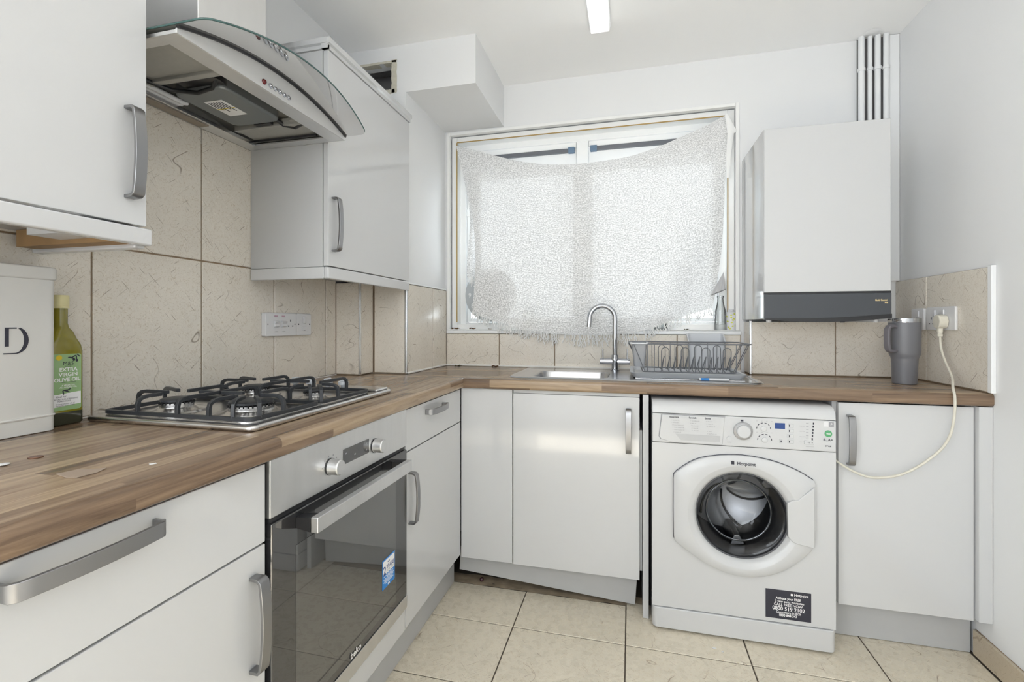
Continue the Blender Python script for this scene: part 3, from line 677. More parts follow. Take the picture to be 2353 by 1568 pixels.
# ------------------------------------------------------------------ washing machine
wm = thing('washing_machine', (.381, 2.1, 0), 'white front-loading washing machine standing under the worktop', 'washing machine')
X0, X1, FY = .079, .685, 1.835
DC = Vector((.386, .452))
angs = sorted([2 * PI * k / 96 for k in range(96)] + [math.atan2(z_ - DC.y, x_ - DC.x) % (2 * PI) for x_ in (X0, X1) for z_ in (.086, .697)])
def rectr(a):
    c_, s_ = math.cos(a), math.sin(a); t = []
    if abs(c_) > 1e-9: t.append(((X1 if c_ > 0 else X0) - DC.x) / c_)
    if abs(s_) > 1e-9: t.append(((.697 if s_ > 0 else .086) - DC.y) / s_)
    return min(t)
na = len(angs); vs = [(DC.x + r_(a) * math.cos(a), y_, DC.y + r_(a) * math.sin(a)) for r_, y_ in ((rectr, FY + .030), (rectr, FY + .004), (lambda a: .162, FY + .004), (lambda a: .162, FY + .030)) for a in angs]
b = MB().add(vs, [(i * na + k, i * na + (k + 1) % na, (i + 1) * na + (k + 1) % na, (i + 1) * na + k) for i in range(3) for k in range(na)])
b.box(X0, X0 + .004, FY + .030, 2.41, .086, .697).box(X1 - .004, X1, FY + .030, 2.41, .086, .697).box(X0, X1, 2.406, 2.41, .086, .697).box(X0, X1, FY + .03, 2.41, .086, .090)
b.build('body', M['appl'], wm)
tp = [(FY + .002, .808), (FY + .006, .832), (FY + .020, .848), (FY + .05, .8535), (2.41, .8535), (2.41, .808)]
MB().prism(tp, 'x', X0, X1).build('lid', M['appl'], wm, bev=.003)
box('control_panel', M['appl'], wm, X0, X1, FY, 2.40, .699, .8065, bev=.004)
kp = MB().prism(rrect(X0, X1, FY - .002, 2.30, .02), 'z', .008, .0835); kp.build('kick_panel', M['appl'], wm, bev=.003)
b = MB()
for x in (X0 + .05, X1 - .05):
    for y in (FY + .06, 2.25): MB().cyl((x, y, 0), 'z', .02, .0005, .010, 14).build('foot', M['black'], wm)

# drawer, knob, buttons
dr = MB().prism([(.110, .712), (.103, .722), (.113, .803), (.330, .803), (.322, .702), (.150, .702)], 'y', FY - .004, FY + .01).build('detergent_drawer', M['appl'], wm, bev=.003)
MB().prism([(.180, .712), (.160, .735), (.315, .735), (.313, .712)], 'y', FY - .0045, FY - .0035).build('grip_recess', M['plinth'], dr)
MB().prism([(.108, .7105), (.101, .722), (.111, .805), (.332, .805), (.3315, .803), (.113, .803), (.103, .722), (.110, .712)], 'y', FY - .0015, FY + .002).build('seam', M['greyink'], dr)
for tx, x in (('Essentials', .140), ('Specials', .207), ('Extras', .262)): MB().text(tx, .0085, (x, FY - .0048, .796), 'y', 'LEFT', .0002).build('heading', M['ink'], dr)
b = MB()
for x, lst in ((.146, ('1  Anti Stain 40', '2  Whites 60', '3  Cotton Standard 60', '4  Cotton Standard 40', '5  Cotton Standard 20', '6  Synthetics 60')), (.212, ('7  Anti Allergy 60', '8  Baby 40', '9  Bedlinen 60', '10  Mixed 40', '11  Mixed 30')), (.265, ('12  Wool 40', '13  Wool 30', '14  Delicates 30', '', 'A  Rinse', 'B  Spin/Pump out'))):
    for k, tx in enumerate(lst):
        if tx: b.text(tx, .0052, (x + .0012 * k, FY - .0048, .7845 - .0088 * k), 'y', 'LEFT', sx=.86)
b.build('programme_list', M['greyink'], dr, kind='stuff')
kn_ = MB().lathe([(.0325, 0), (.0325, -.003), (.031, -.008), (.0235, -.009), (.0225, -.020), (.020, -.022), (0, -.022)], (.390, FY, .757), 'y', 40).build('programme_knob', M['appl'], wm, smooth=35)
MB().lathe([(.0322, -.0032), (.0312, -.0084), (.0245, -.0092), (.0245, -.0088)], (.390, FY, .757), 'y', 40).build('knob_ring', M['handle'], kn_, smooth=35)
box('pointer', M['ink'], wm, .383, .392, FY - .001, FY + .001, .791, .797)
for cx_, cz in ((.458, .768), (.461, .728)):
    bt = MB().lathe([(.0095, 0), (.0095, -.003), (.008, -.004), (0, -.004)], (cx_, FY, cz), 'y', 24).build('round_button', M['appl'], wm, smooth=35)
    b = MB()
    for k in range(6):
        a = PI * (.05 + .9 * k / 5); s0 = len(b.v); x, z = cx_ + .0225 * math.cos(a), cz + .0205 * math.sin(a)
        b.box(x - .0035, x + .0035, FY - .0006, FY + .001, z - .0012, z + .0012); b.rotate((x, FY, z), 'Y', -(a - PI / 2), s0)
    b.build('indicator_lights', M['ink'], wm, kind='stuff')
b = MB().text('On/Off', .005, (.345, FY - .0004, .713), 'y').text('Start/Pause', .0055, (.603, FY - .0004, .714), 'y')
for k, tx in enumerate(('Delay Start', 'Extra Rinse', 'Reduced Creases', 'Super Wash')): b.text(tx, .0045, (.572, FY - .0004, .784 - .0185 * k), 'y', 'LEFT', sx=.8)
for k in range(4): b.text(('30', '40', '60', '90')[k], .0045, (.436 + .016 * k, FY - .0004, .795), 'y')
for k in range(4): b.text(('600', '800', '1000', '1200')[k], .0040, (.436 + .016 * k, FY - .0004, .7545), 'y')
for k in range(6): b.box(.592, .600, FY - .0005, FY + .001, .794 - .0108 * k, .7955 - .0108 * k)
b.build('lettering', M['greyink'], wm, kind='stuff')
MB().lathe([(.0085, 0), (.0085, -.003), (0, -.0035)], (.345, FY, .727), 'y', 20).build('power_button', M['appl'], wm, smooth=35)
box('display', M['navy'], wm, .494, .526, FY - .001, FY + .001, .771, .791, label='dark blue display window')
for k in range(4):
    bt = box('option_button', M['appl'], wm, .535, .553, FY - .003, FY + .001, .778 - .0187 * k, .790 - .0187 * k, bev=.001)
    box('light', M['ink'], bt, .5375, .5405, FY - .0034, FY - .0025, .7805 - .0187 * k, .7875 - .0187 * k)
bt = box('option_button', M['appl'], wm, .509, .517, FY - .003, FY + .001, .721, .734, bev=.001); box('light', M['ink'], bt, .5115, .5145, FY - .0034, FY - .0025, .724, .731)
bt = box('start_button', M['appl'], wm, .586, .616, FY - .003, FY + .001, .7215, .7345, bev=.001); MB().text('>II', .007, (.599, FY - .0034, .728), 'y').cyl((.610, FY, .728), 'y', .0016, -.0034, -.0025, 10).build('symbol', M['ink'], bt)
for k in range(6): box('indicator_light', M['ink'], wm, .613 - .0008 * k, .617 - .0008 * k, FY - .0008, FY + .001, .791 - .0108 * k, .798 - .0108 * k)
bd = MB().lathe([(.0115, 0), (.0115, -.002), (0, -.003)], (.660, FY, .762), 'y', 24).build('eco_badge', M['badge'], wm, smooth=35)
MB().text('eco', .009, (.660, FY - .0036, .763), 'y', off=.0002).build('lettering', M['whiteink'], bd)
box('award_label', M['greyink'], wm, .662, .677, FY - .0006, FY + .001, .786, .802); box('award_label', M['white_plastic'], wm, .646, .661, FY - .0006, FY + .001, .786, .802)
MB().text('P', .012, (.6695, FY - .0010, .794), 'y').build('lettering', M['whiteink'], wm)
MB().text('6', .0125, (.648, FY - .0006, .7405), 'y', off=.0002).text('A+', .0125, (.667, FY - .0006, .7405), 'y', off=.0002).build('lettering', M['ink'], wm)
MB().text('STYLE', .0068, (.660, FY - .0006, .7185), 'y', off=.0002).build('lettering', M['ink'], wm)
MB().text('kg', .0075, (.6545, FY - .0006, .7385), 'y').build('lettering', M['greyink'], wm)
# loading door
def outl():
    P = []
    P += [spline([(.157, .590), (.225, .640), (.300, .662), (.387, .669), (.480, .657), (.555, .632), (.612, .600)], k / 24) for k in range(25)]
    P += [Vector((.618, .590)), Vector((.619, .54)), Vector((.619, .45)), Vector((.617, .385)), Vector((.605, .355))]
    P += [spline([(.590, .338), (.540, .290), (.470, .252), (.387, .238), (.310, .252), (.240, .285), (.190, .318), (.161, .340)], k / 24) for k in range(25)]
    P += [Vector((.155, .352)), Vector((.154, .46)), Vector((.154, .578))]
    return P
PO = outl()
def rad(a):
    dr_ = Vector((math.cos(a), math.sin(a))); best = .3
    for i in range(len(PO)):
        p, q = PO[i] - DC, PO[(i + 1) % len(PO)] - DC; e = q - p; den = dr_.x * e.y - dr_.y * e.x
        if abs(den) < 1e-9: continue
        t = (p.x * e.y - p.y * e.x) / den; s_ = (p.x * dr_.y - p.y * dr_.x) / den
        if t > 0 and -1e-6 <= s_ <= 1 + 1e-6: best = t; break
    return best
def radial(rings, n=120):
    """rings: list of functions angle -> (r, y)"""
    b = MB(); vs = []
    for f in rings:
        for k in range(n):
            a = 2 * PI * k / n; r, y = f(a); vs.append((DC.x + r * math.cos(a), y, DC.y + r * math.sin(a)))
    b.add(vs, [(i * n + k, i * n + (k + 1) % n, (i + 1) * n + (k + 1) % n, (i + 1) * n + k) for i in range(len(rings) - 1) for k in range(n)])
    return b
ld = radial([lambda a: (rad(a), FY + .006), lambda a: (rad(a), FY - .010), lambda a: (rad(a) - .005, FY - .014), lambda a: (.187, FY - .020), lambda a: (.183, FY - .019)]).build('loading_door', M['appl'], wm, smooth=40)
radial([lambda a: (rad(a) + .0022, FY + .003), lambda a: (rad(a) + .0022, FY + .0035 - .0005), lambda a: (rad(a) - .002, FY + .0025)]).build('door_seam', M['ink'], ld)
radial([lambda a: (.184, FY - .019), lambda a: (.168, FY - .013), lambda a: (.157, FY - .004), lambda a: (.153, FY + .008)]).build('bezel', M['appl'], ld, smooth=50)
radial([lambda a: (.1545, FY + .001), lambda a: (.1525, FY - .002), lambda a: (.1495, FY + .003), lambda a: (.148, FY + .02)]).build('gasket', M['gasket'], ld, smooth=50)
MB().lathe([(.1505, .004), (.140, -.003), (.118, .006), (.105, .045), (.095, .075), (.06, .092), (0, .098)], (DC.x, FY, DC.y), 'y', 60, cap=False).build('glass_bowl', M['porthole'], ld, smooth=50)
MB().lathe([(.149, .02), (.155, .06), (.165, .11), (.165, .30), (.10, .34), (0, .35)], (DC.x, FY, DC.y), 'y', 60, cap=False).build('drum', M['drum'], wm, smooth=50)
b = MB()
for a in (.6, 2.7, 4.8):
    b = MB(); s0 = 0; b.prism([(-.03, 0), (-.012, .04), (.012, .04), (.03, 0)], 'y', FY + .13, FY + .29)
    b.v[s0:] = [(DC.x + (.164 - v[2]) * math.cos(a) - v[0] * math.sin(a), v[1], DC.y + (.164 - v[2]) * math.sin(a) + v[0] * math.cos(a)) for v in b.v[s0:]]
    b.build('drum_paddle', M['drum'], wm, bev=.006)
MB().ring([(DC.x + .111 * math.cos(2 * PI * k / 60), FY + .052, DC.y + .111 * math.sin(2 * PI * k / 60)) for k in range(60)], [(.004 * math.cos(2 * PI * q / 8), .004 * math.sin(2 * PI * q / 8)) for q in range(8)], True).build('drum_lip', M['chrome'], wm, smooth=60)
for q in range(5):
    a0 = 2 * PI * q / 5 + .4; MB().tube([(DC.x + (.02 + .013 * j) * math.cos(a0 + .10 * j), FY + .330 - .012 * j, DC.y + (.02 + .013 * j) * math.sin(a0 + .10 * j)) for j in range(10)], .005, 8).build('drum_swirl', M['glint'], wm, smooth=60)  # bright spiral tubes added to mimic swirl highlights in the drum
hp = [(.527, .5175), (.545, .529), (.560, .530), (.612, .58), (.612, .37), (.560, .378), (.545, .3835), (.530, .401)]
MB().prism(hp, 'y', FY - .0225, FY - .006).build('door_grip', M['appl'], ld, bev=.003)
MB().text('Hotpoint', .0165, (.397, FY - .0210, .6435), 'y', off=.0003).build('logo', M['ink'], ld)
MB().box(.348, .358, FY - .0208, FY - .016, .6395, .6505).build('logo_mark', M['ink'], ld)
stk = box('sticker', M['ink'], wm, .465, .609, FY + .0028, FY + .0036, .100, .201)
SY = FY + .0024
b = MB().text('Hotpoint', .0120, (.578, SY, .1890), 'y', off=.0003).box(.545, .552, SY, SY + .0004, .1855, .1925)
b.text('Activate your FREE', .0115, (.537, SY, .1725), 'y', off=.0003, sx=.88).text('5 year parts guarantee', .0115, (.541, SY, .1615), 'y', off=.0002, sx=.88).text('CALL FREE NOW', .0130, (.537, SY, .1500), 'y', off=.0002, sx=.92).text('0800 519 2102', .0185, (.538, SY, .1365), 'y', off=.0003, sx=.92).text('Customers in ROI', .0120, (.538, SY, .1235), 'y', sx=.88, off=.0002).text('1800 844 347', .0120, (.536, SY, .1135), 'y', off=.0004, sx=.88)
b.build('lettering', M['whiteink'], stk)

# ------------------------------------------------------------------ wall cabinets
CX = -.980
u = thing('wall_cabinet', (-1.14, .46, 1.30), 'white gloss wall cabinet with bow handle hanging left of the hood', 'cabinet', 'wall cabinets')
box('carcass', M['carcass'], u, XL + .011, CX - .021, .16, .764, 1.342, 2.06)
d = box('door', M['gloss'], u, CX - .019, CX, .16, .764, 1.343, 2.06, bev=.0015); handle(d, (CX, .728, 1.485), 'z', (1, 0, 0), .178, .020)
box('light_rail', M['gloss'], u, CX - .012, CX + .008, .16, .771, 1.303, 1.338, bev=.004)
rt = box('light_rail', M['gloss'], u, XL + .012, CX - .012, .748, .771, 1.297, 1.338, bev=.004)
box('batten', M['brown'], u, -1.27, CX - .014, .712, .747, 1.305, 1.341); box('batten', M['carcass'], u, -1.14, CX - .014, .655, .711, 1.314, 1.341)
u = thing('wall_cabinet', (-1.14, 1.67, 1.29), 'white gloss wall cabinet with cornice between the hood and pier', 'cabinet', 'wall cabinets')
box('carcass', M['carcass'], u, XL + .011, CX - .021, 1.370, 1.966, 1.333, 2.058)
d = box('door', M['gloss'], u, CX - .019, CX, 1.372, 1.966, 1.336, 2.058, bev=.0015); handle(d, (CX, 1.398, 1.478), 'z', (1, 0, 0), .178)
box('light_rail', M['gloss'], u, CX - .014, CX + .004, 1.366, 1.962, 1.292, 1.332, bev=.004)
box('light_rail', M['gloss'], u, XL + .012, CX - .014, 1.366, 1.384, 1.292, 1.332, bev=.004)
b = MB().prism([(CX - .02, 2.060), (CX + .004, 2.060), (CX + .004, 2.072), (CX + .012, 2.076), (CX + .012, 2.094), (CX - .02, 2.094)], 'y', 1.360, 1.968)
b.prism([(1.372, 2.060), (1.364, 2.060), (1.364, 2.072), (1.358, 2.076), (1.358, 2.094), (1.372, 2.094)], 'x', XL + .012, CX + .004)
b.build('cornice', M['gloss'], u)

# ------------------------------------------------------------------ cooker hood
hd = thing('cooker_hood', (-1.1, 1.07, 1.745), 'stainless chimney cooker hood with curved glass canopy and open underside', 'cooker hood')
HY0, HY1, HZ, HXF = .774, 1.366, 1.745, -.912
def hz(y, off=0): t = (y - 1.07) / .298; return 1.758 + .052 * (1 - t * t) + off
n = 24
b = MB(); pts = [HY0 + (HY1 - HY0) * k / n for k in range(n + 1)]
b.prism([(HY0, HZ), (HY1, HZ)] + [(y, hz(y, -.004)) for y in pts[::-1]], 'x', HXF - .004, HXF)
fp = b.build('front_panel', M['silver'], hd, smooth=30)
vs = []
for y in pts: vs += [(XL + .012, y, hz(y, -.006)), (HXF - .004, y, hz(y, -.006))]
MB().add(vs, [(2 * k, 2 * k + 1, 2 * k + 3, 2 * k + 2) for k in range(n)]).build('inner_shell', M['hoodin'], hd, smooth=60)
box('side_panel', M['steel_hood'], hd, XL + .012, HXF - .004, HY0, HY0 + .003, HZ, hz(HY0, -.006)); box('side_panel', M['steel_hood'], hd, XL + .012, HXF - .004, HY1 - .003, HY1, HZ, hz(HY1, -.006))
MB().prism([(HY0, HZ), (HY1, HZ)] + [(y, hz(y, -.006)) for y in pts[::-1]], 'x', XL + .012, XL + .015).build('back_panel', M['hoodin'], hd)
b = MB().box(HXF - .055, HXF - .004, HY0 + .003, HY1 - .003, HZ, HZ + .006).box(XL + .015, HXF - .055, HY1 - .034, HY1 - .003, HZ, HZ + .006).box(XL + .015, HXF - .055, HY0 + .003, HY0 + .03, HZ, HZ + .006).box(XL + .015, XL + .062, HY0 + .03, HY1 - .034, HZ, HZ + .006)
b.build('bottom_rim', M['steel_hood'], hd, bev=.001)
box('light_diffuser', M['smoke'], hd, XL + .022, XL + .055, HY0 + .05, 1.16, HZ - .003, HZ - .0005)
box('rim_lip', M['silver_trim'], hd, XL + .062, XL + .066, HY0 + .03, HY1 - .036, HZ, HZ + .010)
# canopy: arched sheet with a bowed, round-cornered front edge
gl = MB(); vs = []; ng = 40; nx = 14; Y0, Y1 = HY0 - .004, HY1 + .002
def gx(y):
    t = (y - 1.07) / .298; base = -.806 - .030 * t * t; e = min(y - Y0, Y1 - y)
    return base - (.018 - math.sqrt(max(0, .018 ** 2 - max(0, .018 - e) ** 2)) if e < .018 else 0)
for top_ in (0, .006):
    for k in range(ng + 1):
        t = k / ng; t = .5 - .5 * math.cos(PI * t); y = Y0 + (Y1 - Y0) * t
        for i in range(nx + 1): vs.append((XL + .02 + (gx(y) - XL - .02) * i / nx, y, hz(y, .001 + top_)))
m_ = (ng + 1) * (nx + 1); fs = []
for q in (0, m_):
    fs += [(q + k * (nx + 1) + i, q + k * (nx + 1) + i + 1, q + (k + 1) * (nx + 1) + i + 1, q + (k + 1) * (nx + 1) + i) for k in range(ng) for i in range(nx)]
gl.add(vs, fs); can = gl.build('glass_canopy', M['canopy'], hd, smooth=60)
b = MB(); edge = [(gx(Y0 + (Y1 - Y0) * (.5 - .5 * math.cos(PI * k / ng))), Y0 + (Y1 - Y0) * (.5 - .5 * math.cos(PI * k / ng))) for k in range(ng + 1)]
b.tube([(XL + .3, Y0, hz(Y0, .004))] + [(x, y, hz(y, .004)) for x, y in edge] + [(XL + .3, Y1, hz(Y1, .004))], .0020, 6)
b.build('glass_edge', M['canopy_edge'], can, smooth=60)
b = MB(); b.bar([(HXF + .001, y, hz(y, -.002)) for y in pts], .006, .005); b.build('glass_seal', M['black'], hd)
box('flue', M['steel_hood'], hd, XL + .002, -1.062, .958, 1.188, 1.818, ZC - .001, bev=.003)
MB().lathe([(.0068, 0), (.0068, .002), (.005, .0045), (0, .005)], (HXF, 1.012, 1.762), 'x', 18).build('button', M['red'], fp, smooth=40, label='red hood button')
for k in range(5): MB().lathe([(.0068, 0), (.0062, .003), (.003, .004), (.0022, .006), (0, .0062)], (HXF, 1.034 + .0165 * k, 1.762), 'x', 10).build('button', M['chrome'], fp, smooth=40)
# what shows inside the open underside
box('cross_rail', M['hoodin'], hd, XL + .07, HXF - .06, .938, .956, HZ + .012, 1.786, bev=.002)
box('cross_rail', M['hoodin'], hd, XL + .07, HXF - .06, 1.240, 1.258, HZ + .012, 1.780, bev=.002)
box('baffle_tray', M['hoodin'], hd, XL + .07, HXF - .06, .806, .938, HZ + .020, HZ + .024, bev=.001); box('baffle_tray', M['hoodin'], hd, XL + .07, HXF - .06, 1.258, 1.330, HZ + .016, HZ + .020, bev=.001)
box('side_slot', M['black'], hd, -1.24, -.99, 1.322, 1.328, HZ + .007, HZ + .013)
pth = [(-.975, .957, 1.776), (-.972, 1.10, 1.776), (-.975, 1.20, 1.774), (-.99, 1.236, 1.772), (-1.02, 1.24, 1.77)]
MB().bar(pth, .018, .012).build('motor_bracket', M['hoodin'], hd, bev=.002)
mo = MB().prism(rrect(-1.205, -1.035, 1.005, 1.222, .025), 'z', 1.760, 1.797).build('motor_housing', M['motor'], hd, bev=.008, seg=3, label='grey fan motor housing')
box('rating_label', M['whiteink'], mo, -1.155, -1.095, 1.06, 1.15, 1.7588, 1.7598)
b = MB()
for k in range(6): b.box(-1.148 + .008 * k, -1.145 + .008 * k, 1.068, 1.10 + .012 * (k % 3), 1.7582, 1.7587)
b.build('label_print', M['ink'], mo, kind='stuff'); box('label_stripe', M['yellow'], mo, -1.155, -1.095, 1.104, 1.107, 1.7582, 1.7587)
MB().lathe([(.02, 0), (.055, -.004), (.062, -.012), (.062, -.03), (.03, -.03)], (-1.09, .99, 1.800), 'z', 30).build('fan_scroll', M['black'], hd, smooth=40)
MB().tube([(-1.23, .86, 1.762), (-1.20, .92, 1.760), (-1.17, .98, 1.756), (-1.12, 1.01, 1.757), (-1.07, 1.01, 1.765), (-1.04, .99, 1.775)], .006, 8).build('cable', M['black'], hd, smooth=60)
MB().tube([(-1.06, 1.215, 1.772), (-1.05, 1.245, 1.762), (-1.02, 1.262, 1.758), (-.985, 1.25, 1.762), (-.972, 1.22, 1.772)], .007, 8).build('cable', M['black'], hd, smooth=60)
box('connector', M['black'], hd, -1.14, -1.08, 1.222, 1.238, 1.760, 1.775, bev=.002)
for x in (-1.232, -1.214): MB().tube([(x, .90, 1.760), (x, 1.05, 1.760), (x, 1.06, 1.764)], .0065, 10).build('lamp_tube', M['white_plastic'], hd, smooth=60)
MB().lathe([(.014, .84), (.014, .875), (.011, .876), (.011, .905)], (-1.223, 0, 1.764), 'y', 16).build('lamp_holder', M['cream_cap'], hd, smooth=40)

# ------------------------------------------------------------------ gas hob
hb = thing('gas_hob', (-1.01, 1.125, .91), 'stainless four-burner gas hob set in the worktop', 'hob')
GX0, GX1, GY0, GY1 = -1.252, -.772, .826, 1.428
MB().prism(rrect(GX0, GX1, GY0, GY1, .018, 5), 'z', .9105, .924).build('hob_plate', M['steel_hob'], hb, bev=.006, seg=3)
MB().prism(rrect(GX0 + .03, GX1 - .03, GY0 + .02, GY1 - .10, .02, 4), 'z', .924, .9248).build('burner_well', M['steel_hob'], hb)
rp = box('control_ridge', M['steel_hob'], hb, GX0 + .05, GX1 - .012, GY1 - .085, GY1 - .012, .924, .931, bev=.006, seg=3)
for k, x in enumerate((-1.115, -1.055, -.99, -.93)):
    kb = MB().lathe([(.008, .931), (.008, .937), (.0165, .938), (.0165, .947), (.015, .949), (0, .949)], (x, 1.382, 0), 'z', 24).build('knob', M['ltgrey'], hb, smooth=35)
    MB().prism([(x - .0045, 1.366), (x + .0045, 1.366), (x + .0045, 1.398), (x - .0045, 1.398)], 'z', .949, .958).build('grip', M['ltgrey'], kb, bev=.002)
for (x, y, r) in ((-1.098, .932, .034), (-.892, .950, .048), (-.880, 1.165, .024), (-1.098, 1.185, .034)):
    bu = MB().lathe([(r + .035, .9248), (r + .030, .929), (r + .012, .932), (r + .006, .936), (r + .002, .936), (r + .002, .946), (r - .002, .948), (0, .948)], (x, y, 0), 'z', 36).build('burner', M['steel_hob'], hb, smooth=30)
    MB().lathe([(r - .004, .948), (r + .001, .9495), (r + .001, .954), (r - .003, .9565), (0, .957)], (x, y, 0), 'z', 36).build('burner_cap', M['iron'], bu, smooth=35)
    b = MB()
    for k in range(int(r * 700)):
        a = 2 * PI * k / int(r * 700); b.box(x + (r + .0022) * math.cos(a) - .0012, x + (r + .0022) * math.cos(a) + .0012, y + (r + .0022) * math.sin(a) - .0012, y + (r + .0022) * math.sin(a) + .0012, .943, .9485)
    b.build('flame_slots', M['black'], bu, kind='stuff')
def pan_support(y0, y1, burners):
    g = thing('pan_support', (-1.01, (y0 + y1) / 2, .925), 'x', 'pan support')
    x0, x1 = -1.222, -.800; z = .9315; zt = .969
    MB().bar([(x, y, z) for x, y in rrect(x0, x1, y0, y1, .018, 4)], .009, .009, closed=True).build('frame', M['iron'], g, bev=.001)
    def finger(p, q):
        p = Vector((*p, z)); q = Vector((*q, zt)); h_ = (q - p); h_.z = 0; ln = h_.length; h_.normalize()
        path = [p, p + Vector((0, 0, .020)), p + Vector((0, 0, .030)) + h_ * .003, Vector((p.x, p.y, zt - .002)) + h_ * .012, Vector((p.x, p.y, zt)) + h_ * .024, q]
        MB().bar(path, .0085, .0085, twist=Vector((-h_.y, h_.x, 0))).build('finger', M['iron'], g, bev=.0012)
    for (bx_, by_) in burners:
        if True:
            finger((bx_ - .02, y0), (bx_ - .012, by_ - .030)); finger((bx_ + .045, y0), (bx_ + .012, by_ - .036)) if bx_ > -1 else None
            finger((bx_, y1), (bx_, by_ + .030))
        if bx_ > -1: finger((x1, by_), (bx_ + .028, by_)); finger((x1, by_ - .075), (bx_ + .04, by_ - .03))
        else: finger((x0, by_), (bx_ - .028, by_)); finger((x0, by_ + .07), (bx_ - .03, by_ + .03))
    MB().bar([(-1.06, (y0 + y1) / 2 - .005, zt), (-1.0, (y0 + y1) / 2, zt - .002), (-.93, (y0 + y1) / 2, zt)], .0085, .0085).build('centre_bar', M['iron'], g, bev=.0012)
    finger((-1.0, y0), (-1.0, (y0 + y1) / 2 - .004)); finger((-1.0, y1), (-1.0, (y0 + y1) / 2 + .004))
    return g
g = pan_support(.850, 1.082, ((-1.098, .932), (-.892, .950))); g['label'] = 'black cast-iron pan support on the hob beside the oil bottle'; g['group'] = 'hob pan supports'
g = pan_support(1.092, 1.325, ((-1.098, 1.185), (-.880, 1.165))); g['label'] = 'black cast-iron pan support beside the hob knobs'; g['group'] = 'hob pan supports'

# ------------------------------------------------------------------ sink, tap
sk_ = thing('inset_sink', (-.01, 2.18, .91), 'stainless steel inset sink with bowl and drainer', 'sink')
RX0, RX1, RY0, RY1 = -.515, .500, 1.945, 2.405; zr = .9155
def loop(x0, x1, y0, y1, r, z, n=5): return [(x, y, z) for x, y in rrect(x0, x1, y0, y1, r, n)]
lo = [loop(RX0, RX1, RY0, RY1, .06, .9105), loop(RX0 + .004, RX1 - .004, RY0 + .004, RY1 - .004, .058, zr), loop(RX0 + .018, RX1 - .018, RY0 + .018, RY1 - .018, .05, zr), loop(RX0 + .024, RX1 - .024, RY0 + .024, RY1 - .024, .045, .9125)]
b = MB(); nn = len(lo[0]); vs = [p for l_ in lo for p in l_]
b.add(vs, [(i * nn + k, i * nn + (k + 1) % nn, (i + 1) * nn + (k + 1) % nn, (i + 1) * nn + k) for i in range(3) for k in range(nn)])
b.build('rim', M['steel_sink'], sk_, smooth=50)
# deck around the bowl
bl = loop(SX0 + .010, SX1 - .010, SY0 + .010, SY1 - .010, .055, .9125); inner = lo[3]
b = MB(); vs = inner + bl; b.add(vs, [(k, (k + 1) % nn, nn + (k + 1) % nn, nn + k) for k in range(nn)]); b.build('deck', M['steel_sink'], sk_, smooth=30)
bw = [bl, loop(SX0 + .014, SX1 - .014, SY0 + .014, SY1 - .014, .052, .905), loop(SX0 + .022, SX1 - .022, SY0 + .022, SY1 - .022, .05, .79), loop(SX0 + .05, SX1 - .05, SY0 + .05, SY1 - .05, .04, .762)]
b = MB(); vs = [p for l_ in bw for p in l_]; b.add(vs, [(i * nn + k, i * nn + (k + 1) % nn, (i + 1) * nn + (k + 1) % nn, (i + 1) * nn + k) for i in range(3) for k in range(nn)] + [tuple(3 * nn + k for k in range(nn))])
b.build('bowl', M['steel_sink'], sk_, smooth=50)
for k in range(7): MB().bar([(.02 + 0 * k, 2.03 + .045 * k, .9135), (.44, 2.03 + .045 * k, .9135)], .012, .003).build('drainer_ridge', M['steel_sink'], sk_, bev=.001)
tp_ = thing('mixer_tap', (-.074, 2.34, .9125), 'chrome swan-neck mixer tap with two side levers', 'tap')
TX, TY = -.074, 2.34
MB().lathe([(.0215, .9126), (.0215, .9165), (.0165, .921), (.0165, .945), (.0185, .948), (.0185, .975), (.0165, .98), (.0165, .99), (.0125, .992)], (TX, TY, 0), 'z', 28).build('body', M['chrome'], tp_, smooth=40)
MB().cyl((TX, TY, .958), 'x', .0145, -.071, .071, 22).build('valve_arm', M['chrome'], tp_, bev=.002, smooth=40)
a_ = [(TX, TY, .985), (TX, TY, 1.06), (TX, TY, 1.135), (TX, TY, 1.168)] + [(TX - .061 + .061 * math.cos(t_), TY, 1.168 + .061 * math.sin(t_)) for t_ in [PI * k / 16 for k in range(1, 17)]] + [(TX - .1235, TY, 1.145), (TX - .126, TY, 1.125)]
c_, s_ = math.cos(.12), math.sin(.12); a_ = [(TX + (x - TX) * c_, TY + (x - TX) * s_, z) for x, y, z in a_]
MB().tube(a_, .0118, 16).build('spout', M['chrome'], tp_, smooth=60)
for s in (-1, 1): MB().tube([(TX + .058 * s, TY, .965), (TX + .058 * s, TY, 1.020)], .0042, 10).build('lever', M['chrome'], tp_, smooth=40)

# ------------------------------------------------------------------ dish rack and things by it
rk = thing('dish_rack', (.235, 2.19, .917), 'grey wire dish rack on a drip tray beside the tap', 'dish rack')
b = MB(); o = rrect(-.002, .452, 2.025, 2.350, .03, 4); i_ = rrect(.010, .440, 2.037, 2.338, .024, 4); n4 = len(o)
vs = [(x, y, .9175) for x, y in rrect(.012, .438, 2.039, 2.341, .024, 4)] + [(x, y, .937) for x, y in o] + [(x, y, .937) for x, y in i_] + [(x, y, .921) for x, y in rrect(.02, .43, 2.047, 2.333, .02, 4)]
b.add(vs, [(r * n4 + k, r * n4 + (k + 1) % n4, (r + 1) * n4 + (k + 1) % n4, (r + 1) * n4 + k) for r in range(3) for k in range(n4)] + [tuple(range(n4))[::-1], tuple(3 * n4 + k for k in range(n4))])
b.build('drip_tray', M['ltgrey'], rk, smooth=40)
TR = (-.008, .476, 2.075, 2.320, 1.056); BR = (.050, .420, 2.085, 2.300, .937)
